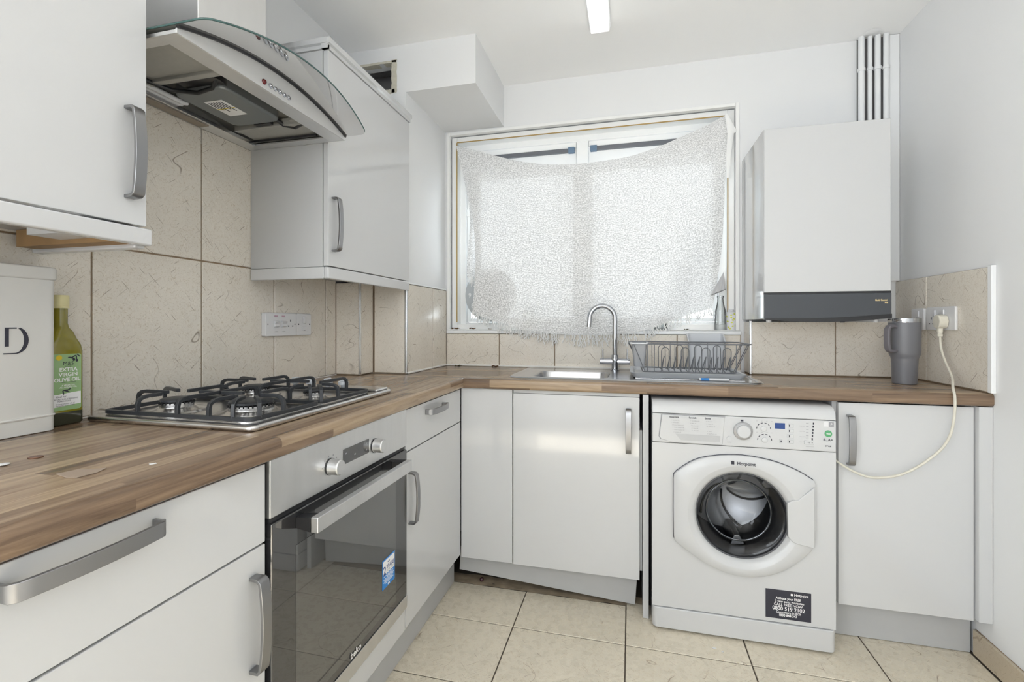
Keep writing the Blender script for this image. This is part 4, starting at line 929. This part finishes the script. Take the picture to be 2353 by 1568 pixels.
MB().tube([(x, y, TR[4]) for x, y in rrect(TR[0], TR[1], TR[2], TR[3], .025, 5)], .0029, 8, closed=True).build('top_rim', M['rack_wire'], rk, smooth=60)
MB().tube([(x, y, BR[4]) for x, y in rrect(BR[0], BR[1], BR[2], BR[3], .02, 4)], .0026, 8, closed=True).build('bottom_rim', M['rack_wire'], rk, smooth=60)
def wire(p, r=.0018): MB().tube(p, r, 6).build('wire', M['rack_wire'], rk, smooth=60)
for ys_, yb in ((TR[2], BR[2]), (TR[3], BR[3])):
    for x in (.070, .098, .180, .262, .344, .418): wire([(x, ys_, TR[4]), (x, yb, BR[4])])
    for x in (.142, .221, .302, .383):
        w_ = .0155; zt_ = 1.026; wire([(x - w_, yb, BR[4])] + [(x - w_ * math.cos(t_), ys_ + (yb - ys_) * .3, zt_ + w_ * math.sin(t_)) for t_ in [PI * k / 8 for k in range(9)]] + [(x + w_, yb, BR[4])])
for y in (2.12, 2.145, 2.24, 2.265):
    wire([(TR[1], y, TR[4]), (BR[1], y, BR[4])]); 
for y in (2.11, 2.27): wire([(TR[0], y, TR[4]), (BR[0], y, BR[4])])
wire([(TR[0] + .02, TR[2], TR[4]), (BR[0] + .01, BR[2], BR[4])])
for k in range(12):
    x = .135 + .0245 * k
    wire([(x, BR[2], BR[4]), (x - .004, 2.12, .945), (x + .004, 2.15, .985), (x + .008, 2.163, .998), (x + .006, 2.178, .985), (x - .002, 2.195, .941), (x - .004, BR[3], BR[4])], .0021)
ch = thing('cutlery_holder', (.035, 2.13, .95), 'small grey plastic cutlery cup hooked on the rack end', 'cutlery holder')
def cup(x0, x1, y0, y1, z0, z1, tp, th, name, m, parent, zf=None):
    """open tapered cup; tp = inward taper at the base; zf = lower rim height at the front"""
    zf = z1 if zf is None else zf
    def lp(t, dx, z, z_front=None): return [(x, y, (z if z_front is None else (z_front + (z - z_front) * min(1, max(0, (y - y0) / (y1 - y0)))))) for x, y in rrect(x0 + tp * t + dx, x1 - tp * t - dx, y0 + tp * t + dx, y1 - tp * t - dx, .012, 4)]
    ls = [lp(1, 0, z0), lp(0, 0, z1, zf), lp(0, th, z1, zf), lp(1, th, z0 + .003)]; k4 = len(ls[0]); vs = [p for l_ in ls for p in l_]
    return MB().add(vs, [(r * k4 + k, r * k4 + (k + 1) % k4, (r + 1) * k4 + (k + 1) % k4, (r + 1) * k4 + k) for r in range(3) for k in range(k4)] + [tuple(range(k4))[::-1], tuple(3 * k4 + k for k in range(k4))]).build(name, m, parent, smooth=40)
cup(.004, .068, 2.080, 2.190, .957, 1.052, .010, .002, 'cup', M['grey_plastic'], ch)
b = MB(); rr = rrect(-.004, .076, 2.070, 2.198, .014, 4); ri = rrect(.006, .066, 2.082, 2.188, .012, 4); k4 = len(rr); b.add([(x, y, 1.0600) for x, y in rr] + [(x, y, 1.0600) for x, y in ri] + [(x, y, 1.0545) for x, y in rr], [(k, (k + 1) % k4, k4 + (k + 1) % k4, k4 + k) for k in range(k4)] + [(k, (k + 1) % k4, 2 * k4 + (k + 1) % k4, 2 * k4 + k) for k in range(k4)])
b.build('rim', M['ltgrey'], ch, smooth=40)
uc = thing('utensil_caddy', (.345, 2.38, .914), 'tall grey plastic utensil caddy behind the dish rack', 'caddy')
cup(.268, .428, 2.356, 2.434, .9165, 1.094, .006, .003, 'tub', M['ltgrey'], uc, zf=1.052)
MB().tube([(x, y, 1.052 + .042 * (y - 2.356) / .078) for x, y in rrect(.266, .430, 2.354, 2.436, .013, 4)], .003, 6, closed=True).build('rim', M['white_plastic'], uc, smooth=60)
pn = thing('marker_pen', (.33, 2.0, .913), 'white and blue pen lying in front of the drip tray', 'pen')
MB().cyl((0, 1.998, .9197), 'x', .0055, .265, .375, 12).build('barrel', M['white_plastic'], pn, smooth=40); MB().cyl((0, 1.998, .9197), 'x', .0058, .272, .302, 12).build('cap_band', M['blue'], pn, smooth=40)

# ------------------------------------------------------------------ things on the sill
ZS = WZ0 + .0102; SYs = 2.475
def sill(name, label, cat, x, y=SYs): return thing(name, (x, y, ZS), label, cat)
t_ = sill('glass_bottle', 'clear narrow-necked glass bottle on the sill by the lemon bottle', 'bottle', .424, 2.466)
MB().lathe([(.0, ZS), (.026, ZS), (.027, ZS + .004), (.027, ZS + .070), (.0245, ZS + .082), (.0255, ZS + .092), (.020, ZS + .112), (.0145, ZS + .138), (.0135, ZS + .158), (.0155, ZS + .160), (.0155, ZS + .166), (.013, ZS + .168)], (.424, 2.466, 0), 'z', 28, cap=False).build('glass', M['jar'], t_, smooth=40)
t_ = sill('lemon_bottle', 'small white bottle with yellow lemon print at the sill end', 'bottle', .472)
MB().lathe([(0, ZS), (.0235, ZS), (.0245, ZS + .003), (.0245, ZS + .072), (.021, ZS + .083), (.0145, ZS + .089), (.0125, ZS + .092), (.0135, ZS + .095), (.0135, ZS + .099), (.011, ZS + .1)], (.472, 2.472, 0), 'z', 28).build('bottle', M['white_plastic'], t_, smooth=40)
for k in range(13):
    a = -PI / 2 + random.uniform(-1.15, 1.15); z = ZS + .008 + .0058 * k; b = MB(); ta = random.uniform(-.6, .6)
    q = [(.0052 * math.cos(w) , .0034 * math.sin(w)) for w in [2 * PI * j / 10 for j in range(10)]]
    vs = []
    for (uu, ww) in q:
        u2, w2 = uu * math.cos(ta) - ww * math.sin(ta), uu * math.sin(ta) + ww * math.cos(ta); aa = a + u2 / .0245; vs.append((.472 + .0248 * math.cos(aa), 2.472 + .0248 * math.sin(aa), z + w2))
    b.add(vs, [tuple(range(10))]).build('lemon_print', M['lemon'], t_)
# pleated paper cone perched on the bottle neck
pc = thing('paper_cone', (.405, 2.462, ZS + .168), 'grey pleated paper cone tipped over the glass bottle neck', 'paper cone')
ap = Vector((.440, 2.470, ZS + .285)); ring = []
for k in range(25):
    a = 2 * PI * k / 24; r = .036 if k % 2 else .032
    ring.append(Vector((.413 + r * math.cos(a), 2.460 + .45 * r * math.sin(a), ZS + .184 - .014 * math.cos(a - 2.9))))
b = MB(); b.add([ap] + ring, [(0, k + 1, k + 2) for k in range(24)]); pcc = b.build('paper', M['paper'], pc); sm = pcc.modifiers.new('thickness', 'SOLIDIFY'); sm.thickness = .0008
t_ = sill('glass_jar', 'low clear glass jar on the sill beside the curtain hem', 'jar', .146)
MB().lathe([(0, ZS), (.033, ZS), (.037, ZS + .006), (.038, ZS + .05), (.033, ZS + .062), (.033, ZS + .075), (.031, ZS + .075), (.031, ZS + .062), (.036, ZS + .05), (.035, ZS + .008), (0, ZS + .006)], (.146, 2.488, 0), 'z', 30).build('glass', M['jar'], t_, smooth=40)
t_ = sill('washing_up_bottle', 'bottle with green and yellow label standing behind the curtain hem', 'bottle', -.535)
MB().lathe([(0, ZS), (.026, ZS), (.028, ZS + .004), (.028, ZS + .045), (.018, ZS + .062), (.028, ZS + .085), (.028, ZS + .10), (.014, ZS + .12), (.011, ZS + .155), (0, ZS + .156)], (-.535, 2.484, 0), 'z', 24).build('bottle', M['jar'], t_, smooth=40)
MB().lathe([(.0285, ZS + .004), (.0285, ZS + .040)], (-.535, 2.484, 0), 'z', 24, cap=False).build('label', M['yellow'], t_, smooth=40); MB().lathe([(.0285, ZS + .082), (.0285, ZS + .10)], (-.535, 2.484, 0), 'z', 24, cap=False).build('label', M['green_label'], t_, smooth=40)
ck = thing('wall_clock', (-.762, 2.50, WZ0 + .052), 'round grey clock face leaning on the window behind the curtain', 'clock')
MB().lathe([(0, 0), (.146, 0), (.149, .002), (.149, .010), (0, .010)], (-.762, 2.522, 1.302), 'y', 64).build('face', M['clock'], ck, smooth=40)
b = MB()
for k in range(1, 13):
    a = PI / 2 - k * PI / 6; MB().text(str(k), .034, (-.762 + .121 * math.cos(a), 2.5210, 1.302 + .121 * math.sin(a)), 'y', off=.0006).build('numeral', M['whiteink'], ck)
b = MB(); a0, a1 = math.radians(128), math.radians(152); pts_ = [(-.762 + .1485 * math.cos(a), 1.302 + .1485 * math.sin(a)) for a in [a0 + (a1 - a0) * k / 8 for k in range(9)]]
b.prism(pts_, 'y', 2.5205, 2.5218).build('blue_patch', M['sky_blue'], ck)
def leaf(loc, sc, rot, m, label):
    x0, y0, z0 = loc; vs = []; n_ = 8
    for i in range(n_ + 1):
        t = i / n_; w = .32 * math.sin(PI * min(1, t * 1.05 + .02)) ** .8 * (1 if t < .99 else .1)
        for s_ in (-1, 0, 1):
            lx, ly = (t - .5) * sc, s_ * w * sc; lz = .10 * sc * abs(s_) + .12 * sc * math.sin(t * 5 + s_) ** 2
            vs.append((x0 + lx * math.cos(rot) - ly * math.sin(rot), y0 + lx * math.sin(rot) + ly * math.cos(rot), z0 + .0006 + lz))
    o = MB().add(vs, [(i * 3 + j, i * 3 + j + 1, i * 3 + 3 + j + 1, i * 3 + 3 + j) for i in range(n_) for j in range(2)]).build('dead_leaf', m, None, smooth=60)
    o.modifiers.new('thickness', 'SOLIDIFY').thickness = .0005
    return tag(o, label, 'leaf', 'dead leaves')
leaf((-.945, 2.458, ZS), .045, .1, M['leaf'], 'rusty dead leaf in the far left corner of the sill')
leaf((-.845, 2.458, ZS), .042, -.2, M['leaf'], 'brown curled dead leaf on the sill under the clock')
leaf((-.745, 2.458, ZS), .020, .0, M['leaf'], 'tiny dark red leaf scrap on the sill')
leaf((.268, 2.455, ZS), .024, .1, M['leafg'], 'small dark leaf on the sill above the dish rack')
leaf((-.905, 2.395, ZT1), .038, .5, M['leafg'], 'crumpled olive leaf on the worktop in the window corner')
leaf((-.700, 2.405, ZT1), .040, -.1, M['leaf'], 'flat brown leaf on the worktop against the tiles')

# ------------------------------------------------------------------ boiler and pipes
bo = thing('boiler', (.738, 2.26, 1.158), 'white wall-hung boiler with dark grey control strip', 'boiler')
BY = 2.080
box('casing', M['gloss'], bo, .517, .958, BY, YB - .001, 1.160, 1.922, bev=.003)
box('front_cover', M['appl'], bo, .519, .956, BY - .006, BY + .01, 1.266, 1.921, bev=.003)
cpn = MB(); pz = [(.520 + .436 * k / 20, 1.158 - .010 * math.sin(PI * k / 20) + .006 * (k / 20) ** 3) for k in range(21)]
cpn.prism([(.956, 1.258), (.520, 1.258)] + pz, 'y', BY - .010, BY + .02); cp = cpn.build('control_strip', M['panelgrey'], bo, bev=.002, label='dark grey control flap')
cv = MB(); cv.prism([(.520 + .436 * k / 20, 1.163 + .016 * max(0, (k - 8) / 12) ** 1.5) for k in range(21)] + [(x, z - .001) for x, z in pz[::-1]], 'y', BY - .0125, BY - .009); cv.build('lower_lip', M['black'], cp)
box('seam', M['black'], bo, .519, .957, BY - .004, BY + .01, 1.258, 1.266)
MB().text('Gold Combi', .0105, (.921, BY - .0115, 1.231), 'y', off=.0003, sx=.75).text('HE', .009, (.938, BY - .0115, 1.221), 'y', off=.0003).build('lettering', M['goldink'], cp)
for x, m_, r in ((.548, M['white_plastic'], .010), (.812, M['black'], .008), (.925, M['white_plastic'], .009)): MB().cyl((x, BY + .04, 0), 'z', r, 1.146, 1.161, 12).build('pipe_stub', m_, bo)
for k, (x0, x1) in enumerate(((.990, 1.014), (1.026, 1.044), (1.053, 1.076), (1.086, 1.108))):
    r = (x1 - x0) / 2; xx = (x0 + x1) / 2
    pp = thing('heating_pipe', (xx, 2.42, 1.93), ('leftmost white heating pipe rising behind the boiler', 'thin second white heating pipe above the boiler', 'third white heating pipe above the boiler', 'rightmost white heating pipe beside the boxed corner')[k], 'pipe', 'pipes above the boiler')
    MB().cyl((xx, 2.422, 0), 'z', r, 1.924 if xx < .95 else 1.60, ZC - .001, 18).build('tube', M['white_trim'], pp, smooth=40)
    MB().lathe([(r + .003, 2.272), (r + .003, 2.284)], (xx, 2.422, 0), 'z', 18).build('clip', M['white_trim'], pp, smooth=40)
tag(box('trim_1', M['white_trim'], None, 1.114, XR - .001, 2.432, YB - .001, 1.332, ZC - .002, bev=.002), 'narrow white vertical boxing in the corner beside the pipes', 'trim', kind='structure')
cc = MB(); cc.lathe([(.0, ZC - .004), (.03, ZC - .004), (.034, ZC - .001), (0, ZC - .001)], (1.035, 2.40, 0), 'z', 20)
tag(cc.build('pipe_collar', M['wall'], None, smooth=40), 'peeling collar plate where pipes enter the ceiling', 'collar')

# ------------------------------------------------------------------ sockets, plug, cable
def plate(name, parent, x, y0, y1, z0, z1, s, th=.010):
    b = MB(); a = (x, x + s * th); return b.prism(rrect(y0, y1, z0, z1, .006, 3), 'x', *a).build(name, M['white_plastic'], parent, bev=.003)
def holes(parent, x, y, z, s, sc=1.0, name='pin_hole'):
    for dy, dz, w, h_ in ((0, .012, .002, .0042), (-.011, -.009, .0032, .002), (.011, -.009, .0032, .002)):
        box(name, M['ink'], parent, min(x, x + s * .0006), max(x, x + s * .0006), y + dy * sc - w, y + dy * sc + w, z + dz * sc - h_, z + dz * sc + h_)
xs_ = XL + .0102
cs = thing('cooker_socket', (xs_, 1.50, 1.14), 'white cooker control plate with two rocker switches and socket', 'socket')
plate('plate', cs, xs_, 1.418, 1.578, 1.095, 1.182, 1, .020)
f_ = xs_ + .020
for y in (1.468, 1.506):
    rk_ = MB().prism([(f_, 1.128), (f_ + .010, 1.131), (f_ + .005, 1.140), (f_ + .012, 1.149), (f_, 1.152)], 'y', y - .011, y + .011).build('rocker', M['white_plastic'], cs, bev=.001)
    box('neon', M['neon'], cs, f_ - .001, f_ + .0008, y - .008, y + .008, 1.166, 1.172)
holes(cs, f_, 1.545, 1.141, 1)
MB().text('cooker', .006, (f_ + .0006, 1.470, 1.112), 'x').text('socket', .006, (f_ + .0006, 1.508, 1.112), 'x').build('lettering', M['ink'], cs)
for y in (1.428, 1.569): MB().lathe([(.003, 0), (.003, .0007)], (f_, y, 1.139), 'x', 10).build('screw', M['greyink'], cs)
fs_ = thing('fused_spur', (xs_, 1.627, 1.14), 'white switched fuse outlet beside the cooker control plate', 'socket')
plate('plate', fs_, xs_, 1.583, 1.671, 1.095, 1.182, 1, .016); f2 = xs_ + .016
box('switch', M['white_plastic'], fs_, f2, f2 + .006, 1.620, 1.634, 1.143, 1.170, bev=.002); box('fuse_carrier', M['white_plastic'], fs_, f2, f2 + .002, 1.615, 1.639, 1.113, 1.131, bev=.001); box('fuse_slot', M['greyink'], fs_, f2 + .0021, f2 + .0026, 1.622, 1.632, 1.1135, 1.1155)
for y in (1.595, 1.660): MB().lathe([(.003, 0), (.003, .0007)], (f2, y, 1.139), 'x', 10).build('screw', M['ink'], fs_)
xr = XR - .0102
ds = thing('double_socket', (xr, 2.12, 1.16), 'white double wall socket with a plug in its right outlet', 'socket')
plate('plate', ds, xr, 2.034, 2.204, 1.117, 1.205, -1, .010); f3 = xr - .010
holes(ds, f3, 2.172, 1.150, -1); 
for y in (2.150, 2.098): box('switch', M['white_plastic'], ds, f3 - .005, f3, y - .007, y + .007, 1.170, 1.194, bev=.002)
ss = thing('single_socket', (xr, 2.262, 1.16), 'white single socket half hidden behind the travel mug', 'socket')
plate('plate', ss, xr, 2.217, 2.304, 1.116, 1.203, -1, .012); f4 = xr - .012
holes(ss, f4, 2.262, 1.150, -1); box('switch', M['white_plastic'], ss, f4 - .005, f4, 2.245, 2.259, 1.170, 1.194, bev=.002)
pg = thing('power_plug', (f3, 2.085, 1.15), 'white mains plug with cable looping to the washing machine', 'plug')
pxs = [(2.066, 1.132), (2.062, 1.150), (2.068, 1.170), (2.085, 1.176), (2.104, 1.170), (2.110, 1.150), (2.104, 1.132), (2.096, 1.124), (2.076, 1.124)]
MB().prism(pxs, 'x', f3 - .0305, f3 - .0005).build('plug_body', M['cable'], pg, bev=.005, seg=3)
MB().lathe([(.0095, 1.124), (.009, 1.108), (.0075, 1.107), (.0075, 1.103), (.0088, 1.102), (.0085, 1.094), (.004, 1.093)], (f3 - .018, 2.085, 0), 'z', 16).build('cable_grip', M['cable'], pg, smooth=40)
cp_ = [(f3 - .018, 2.085, 1.095), (f3 - .020, 2.075, 1.05), (f3 - .030, 2.030, 1.00), (1.085, 1.960, .955), (1.050, 1.892, .924), (1.041, 1.868, .905), (1.040, 1.864, .87), (1.037, 1.865, .82), (1.028, 1.866, .772), (1.008, 1.868, .728), (.977, 1.870, .692), (.940, 1.872, .658), (.897, 1.874, .630), (.850, 1.876, .614), (.800, 1.876, .611), (.752, 1.876, .627), (.706, 1.885, .655), (.694, 1.93, .67), (.693, 2.05, .66)]
sp_ = [spline(cp_, k / 90) for k in range(91)]
MB().tube(sp_, .0040, 10).build('cable', M['cable'], pg, smooth=60)

# ------------------------------------------------------------------ travel mug
mg = thing('travel_mug', (1.022, 2.122, ZT1), 'large dark grey travel tumbler with side handle on the worktop', 'mug')
mc = (1.022, 2.122, 0); z = ZT1 + .0005
MB().lathe([(0, z), (.036, z), (.0385, z + .003), (.0415, z + .095), (.0425, z + .100), (.0475, z + .112), (.0495, z + .122), (.0505, z + .235)], mc, 'z', 48).build('cup', M['mug'], mg, smooth=35)
MB().lathe([(.0505, z + .235), (.0512, z + .238), (.0512, z + .250), (.0495, z + .251), (.0485, z + .245), (0, z + .244)], mc, 'z', 48).build('rim', M['chrome'], mg, smooth=35)
dv = Vector((-.86, -.51, 0)); c0 = Vector(mc)
hp_ = [(.045, .218), (.065, .222), (.082, .220), (.090, .210), (.092, .19), (.091, .16), (.089, .140), (.084, .130), (.070, .126), (.045, .128)]
MB().bar([c0 + dv * a + Vector((0, 0, z + q)) for a, q in hp_], .020, .012).build('handle', M['mug_handle'], mg, bev=.004, seg=3)

# ------------------------------------------------------------------ bread tin, oil bottle, scraps
tn = thing('storage_tin', (-1.249, .60, ZT1), 'cream metal storage tin with a bold letter D on the worktop', 'tin')
def hr(x0, x1, y0, y1, z0, z1, r): return MB().prism(rrect(x0, x1, y0, y1, r, 4), 'z', z0, z1)
hr(-1.289, -1.209, .45, .748, ZT1 + .0005, 1.236, .014).build('body', M['tincan'], tn, bev=.002)
hr(-1.2895, -1.2055, .448, .752, 1.234, 1.262, .016).build('lid', M['tincan'], tn, bev=.004)
MB().tube([(x, y, .945) for x, y in rrect(-1.288, -1.2085, .451, .7485, .014, 4)], .0025, 6, closed=True).build('bead', M['tincan'], tn, smooth=60)
b = MB(); fx = -1.2085; yc = .674; hgt = .052; zc = 1.107
b.box(fx, fx + .0006, .6595, .6655, zc - .012, zc + .026); b.box(fx, fx + .0006, .6655, .678, zc + .0235, zc + .026)
out_ = [(.678 + .0215 * math.cos(a) - .002, zc + .0 + .0275 * math.sin(a)) for a in [1.2 - 2.77 * k / 16 for k in range(17)]]; inn = [(.676 + .0145 * math.cos(a) - .0005, zc + .0 + .0255 * math.sin(a)) for a in [1.2 - 2.77 * k / 16 for k in range(17)]]
b.prism(out_ + [(.657, zc - .0275), (.657, zc - .0252)] + inn[::-1], 'x', fx, fx + .0006)
b.build('letter', M['ink'], tn, label='black stencilled letter D')
ob = thing('olive_oil_bottle', (-1.263, .785, ZT1), 'green olive oil bottle with cream cap standing behind the tin', 'bottle')
bx0, bx1, by0, by1 = -1.2885, -1.2415, .755, .823; cxb, cyb = (bx0 + bx1) / 2, (by0 + by1) / 2
def blp(hx, hy, r, z): return [(cxb + x, cyb + y, z) for x, y in rrect(-hx, hx, -hy, hy, r, 4)]
def loft(ls):
    k4 = len(ls[0]); return MB().add([p for l_ in ls for p in l_], [(r * k4 + k, r * k4 + (k + 1) % k4, (r + 1) * k4 + (k + 1) % k4, (r + 1) * k4 + k) for r in range(len(ls) - 1) for k in range(k4)] + [tuple(range(k4))[::-1], tuple((len(ls) - 1) * k4 + k for k in range(k4))])
zb = ZT1 + .0005; hx, hy = .0235, .034
loft([blp(hx - .004, hy - .004, .008, zb), blp(hx, hy, .010, zb + .004), blp(hx, hy, .010, zb + .030)]).build('base', M['oil_dark'], ob, smooth=50)
loft([blp(hx, hy, .010, zb + .030), blp(hx, hy, .010, 1.078), blp(hx - .001, hy - .002, .011, 1.092), blp(hx - .004, hy - .009, .012, 1.108), blp(.016, .022, .0135, 1.122), blp(.0135, .0145, .0125, 1.132), blp(.0125, .0125, .012, 1.142), blp(.0125, .0125, .012, 1.182)]).build('glass', M['oil'], ob, smooth=50)
MB().lathe([(.0152, 1.176), (.0152, 1.180), (.0145, 1.181), (.0152, 1.183), (.0152, 1.203), (.014, 1.206), (0, 1.206)], (cxb, cyb, 0), 'z', 28).build('cap', M['cream_cap'], ob, smooth=35)
lx = bx1 + .0004
lb = MB().prism(rrect(.758, .815, .945, 1.072, .004, 3), 'x', lx - .0008, lx).build('label', M['green_label'], ob)
b = MB().prism([(.759, .953)] + [(.759 + .055 * k / 12, .981 + .0022 * noise.noise((k * .9, 0, 0)) + .004 * k / 12) for k in range(13)] + [(.814, .957)], 'x', lx, lx + .0003); b.build('white_band', M['whiteink'], lb)
b = MB().text('EXTRA', .0115, (lx + .0006, .789, 1.0365), 'x', off=.0003).text('VIRGIN', .0115, (lx + .0006, .789, 1.0250), 'x', off=.0003).text('OLIVE OIL', .0115, (lx + .0006, .787, 1.0135), 'x', off=.0003)
b.text('A VERSATILE,', .0045, (lx + .0006, .789, 1.001), 'x', off=.0001).text('ALL-ROUND OIL', .0045, (lx + .0006, .789, .9965), 'x', off=.0001).build('lettering', M['whiteink'], lb)
b = MB().text('M&S', .0115, (lx + .0006, .789, 1.0505), 'x').text('FOOD', .0042, (lx + .0006, .789, 1.0435), 'x').box(lx, lx + .0004, .776, .804, 1.0075, 1.0082)
b.text('Ideal for', .006, (lx + .0006, .775, .976), 'x').text('ROASTING, DRESSING', .0047, (lx + .0006, .785, .970), 'x').text('MARINADES', .0047, (lx + .0006, .781, .9655), 'x').text('A blend of olive oils of', .004, (lx + .0006, .783, .9595), 'x').text('European Union origin', .004, (lx + .0006, .783, .956), 'x')
for (yy, zz, aa) in ((.800, 1.066, .6), (.805, 1.063, 1.6), (.797, 1.062, -.3), (.809, 1.068, 2.4), (.793, 1.064, -.1), (.783, .990, .2), (.787, .987, -.4), (.779, .985, 1.8), (.790, .991, .5)):
    q = [(.0055 * math.cos(w), .0014 * math.sin(w)) for w in [2 * PI * j / 8 for j in range(8)]]
    b.add([(lx + .0005, yy + u_ * math.cos(aa) - w_ * math.sin(aa), zz + u_ * math.sin(aa) + w_ * math.cos(aa)) for u_, w_ in q], [tuple(range(8))])
for (yy, zz) in ((.800, 1.0585), (.806, 1.0565)): b.add([(lx + .0005, yy + .0028 * math.cos(w), zz + .0034 * math.sin(w)) for w in [2 * PI * j / 10 for j in range(10)]], [tuple(range(10))])
b.build('dark_print', M['ink'], lb, kind='stuff')
MB().add([(lx + .0005, .771 + (.0065 if j % 2 else .0055) * math.cos(2 * PI * j / 24), 1.064 + (.0065 if j % 2 else .0055) * math.sin(2 * PI * j / 24)) for j in range(24)], [tuple(range(24))]).build('yellow_seal', M['yellow'], lb)

tag(MB().lathe([(0, 0), (.0098, 0), (.0102, .0004), (.0102, .0014), (.0098, .0018), (0, .0018)], (-.993, .583, ZT1 + .0003), 'z', 28).build('coin', M['copper'], None, smooth=35), 'copper coin lying flat on the worktop near the tin', 'coin')
b = MB(); vs = [(-.989 + r * math.cos(a), .536 + r * math.sin(a), ZT1 + .0004 + 50 * r * r * .5) for r in (.001, .005, .0095) for a in [2 * PI * k / 14 for k in range(14)]]
b.add(vs, [(i * 14 + k, i * 14 + (k + 1) % 14, (i + 1) * 14 + (k + 1) % 14, (i + 1) * 14 + k) for i in range(2) for k in range(14)] + [tuple(range(14))])
o = b.build('plastic_scrap', M['foil'], None, smooth=50); o.modifiers.new('thickness', 'SOLIDIFY').thickness = .0006; tag(o, 'small shiny white curled scrap on the worktop', 'scrap')
pz_ = [(-.850, .524), (-.842, .553), (-.822, .556), (-.808, .566), (-.797, .545), (-.800, .520), (-.815, .516)]
tag(MB().prism(pz_, 'z', ZT1 + .0003, ZT1 + .0016).build('paper_scrap', M['scrap'], None, bev=.0003), 'torn brown scrap of card on the worktop front', 'scrap')
tag(MB().prism([(-.765, .600), (-.760, .608), (-.755, .605), (-.759, .598)], 'z', ZT1 + .0003, ZT1 + .001).build('crumb', M['foil'], None), 'tiny white crumb on the worktop edge', 'crumb')

gr = thing('grape', (-.638, 1.978, .001), 'dark purple grape on the bare screed under the corner', 'grape')
MB().lathe([(.0092 * math.sin(PI * k / 12), .0092 - .0092 * math.cos(PI * k / 12)) for k in range(13)], (-.638, 1.980, .0015), 'z', 20).build('berry', M['grape'], gr, smooth=60)
MB().tube([(-.638, 1.980, .0195), (-.637, 1.979, .0225)], .0008, 5).build('stalk', M['leaf'], gr)
for k, (x, y, s) in enumerate(((.285, 1.772, .007), (.310, 1.760, .004))):
    tag(MB().prism([(x + s * math.cos(a) * (1 + .3 * math.sin(3 * a)), y + .6 * s * math.sin(a)) for a in [2 * PI * j / 9 for j in range(9)]], 'z', .0005, .002).build('floor_crumb', M['foil'], None), ('white flake on the floor in front of the washing machine', 'smaller pinkish flake on the floor by the washing machine')[k], 'crumb')

# ------------------------------------------------------------------ ceiling light
lt = thing('ceiling_light', (-.127, 1.45, ZC), 'slim ceiling batten light with prismatic diffuser', 'ceiling light')
box('tray', M['white_trim'], lt, -.172, -.082, .84, 2.062, ZC - .014, ZC - .0005, bev=.002)
box('diffuser', M['lamp'], lt, -.166, -.088, .85, 2.052, ZC - .034, ZC - .0145, bev=.004)
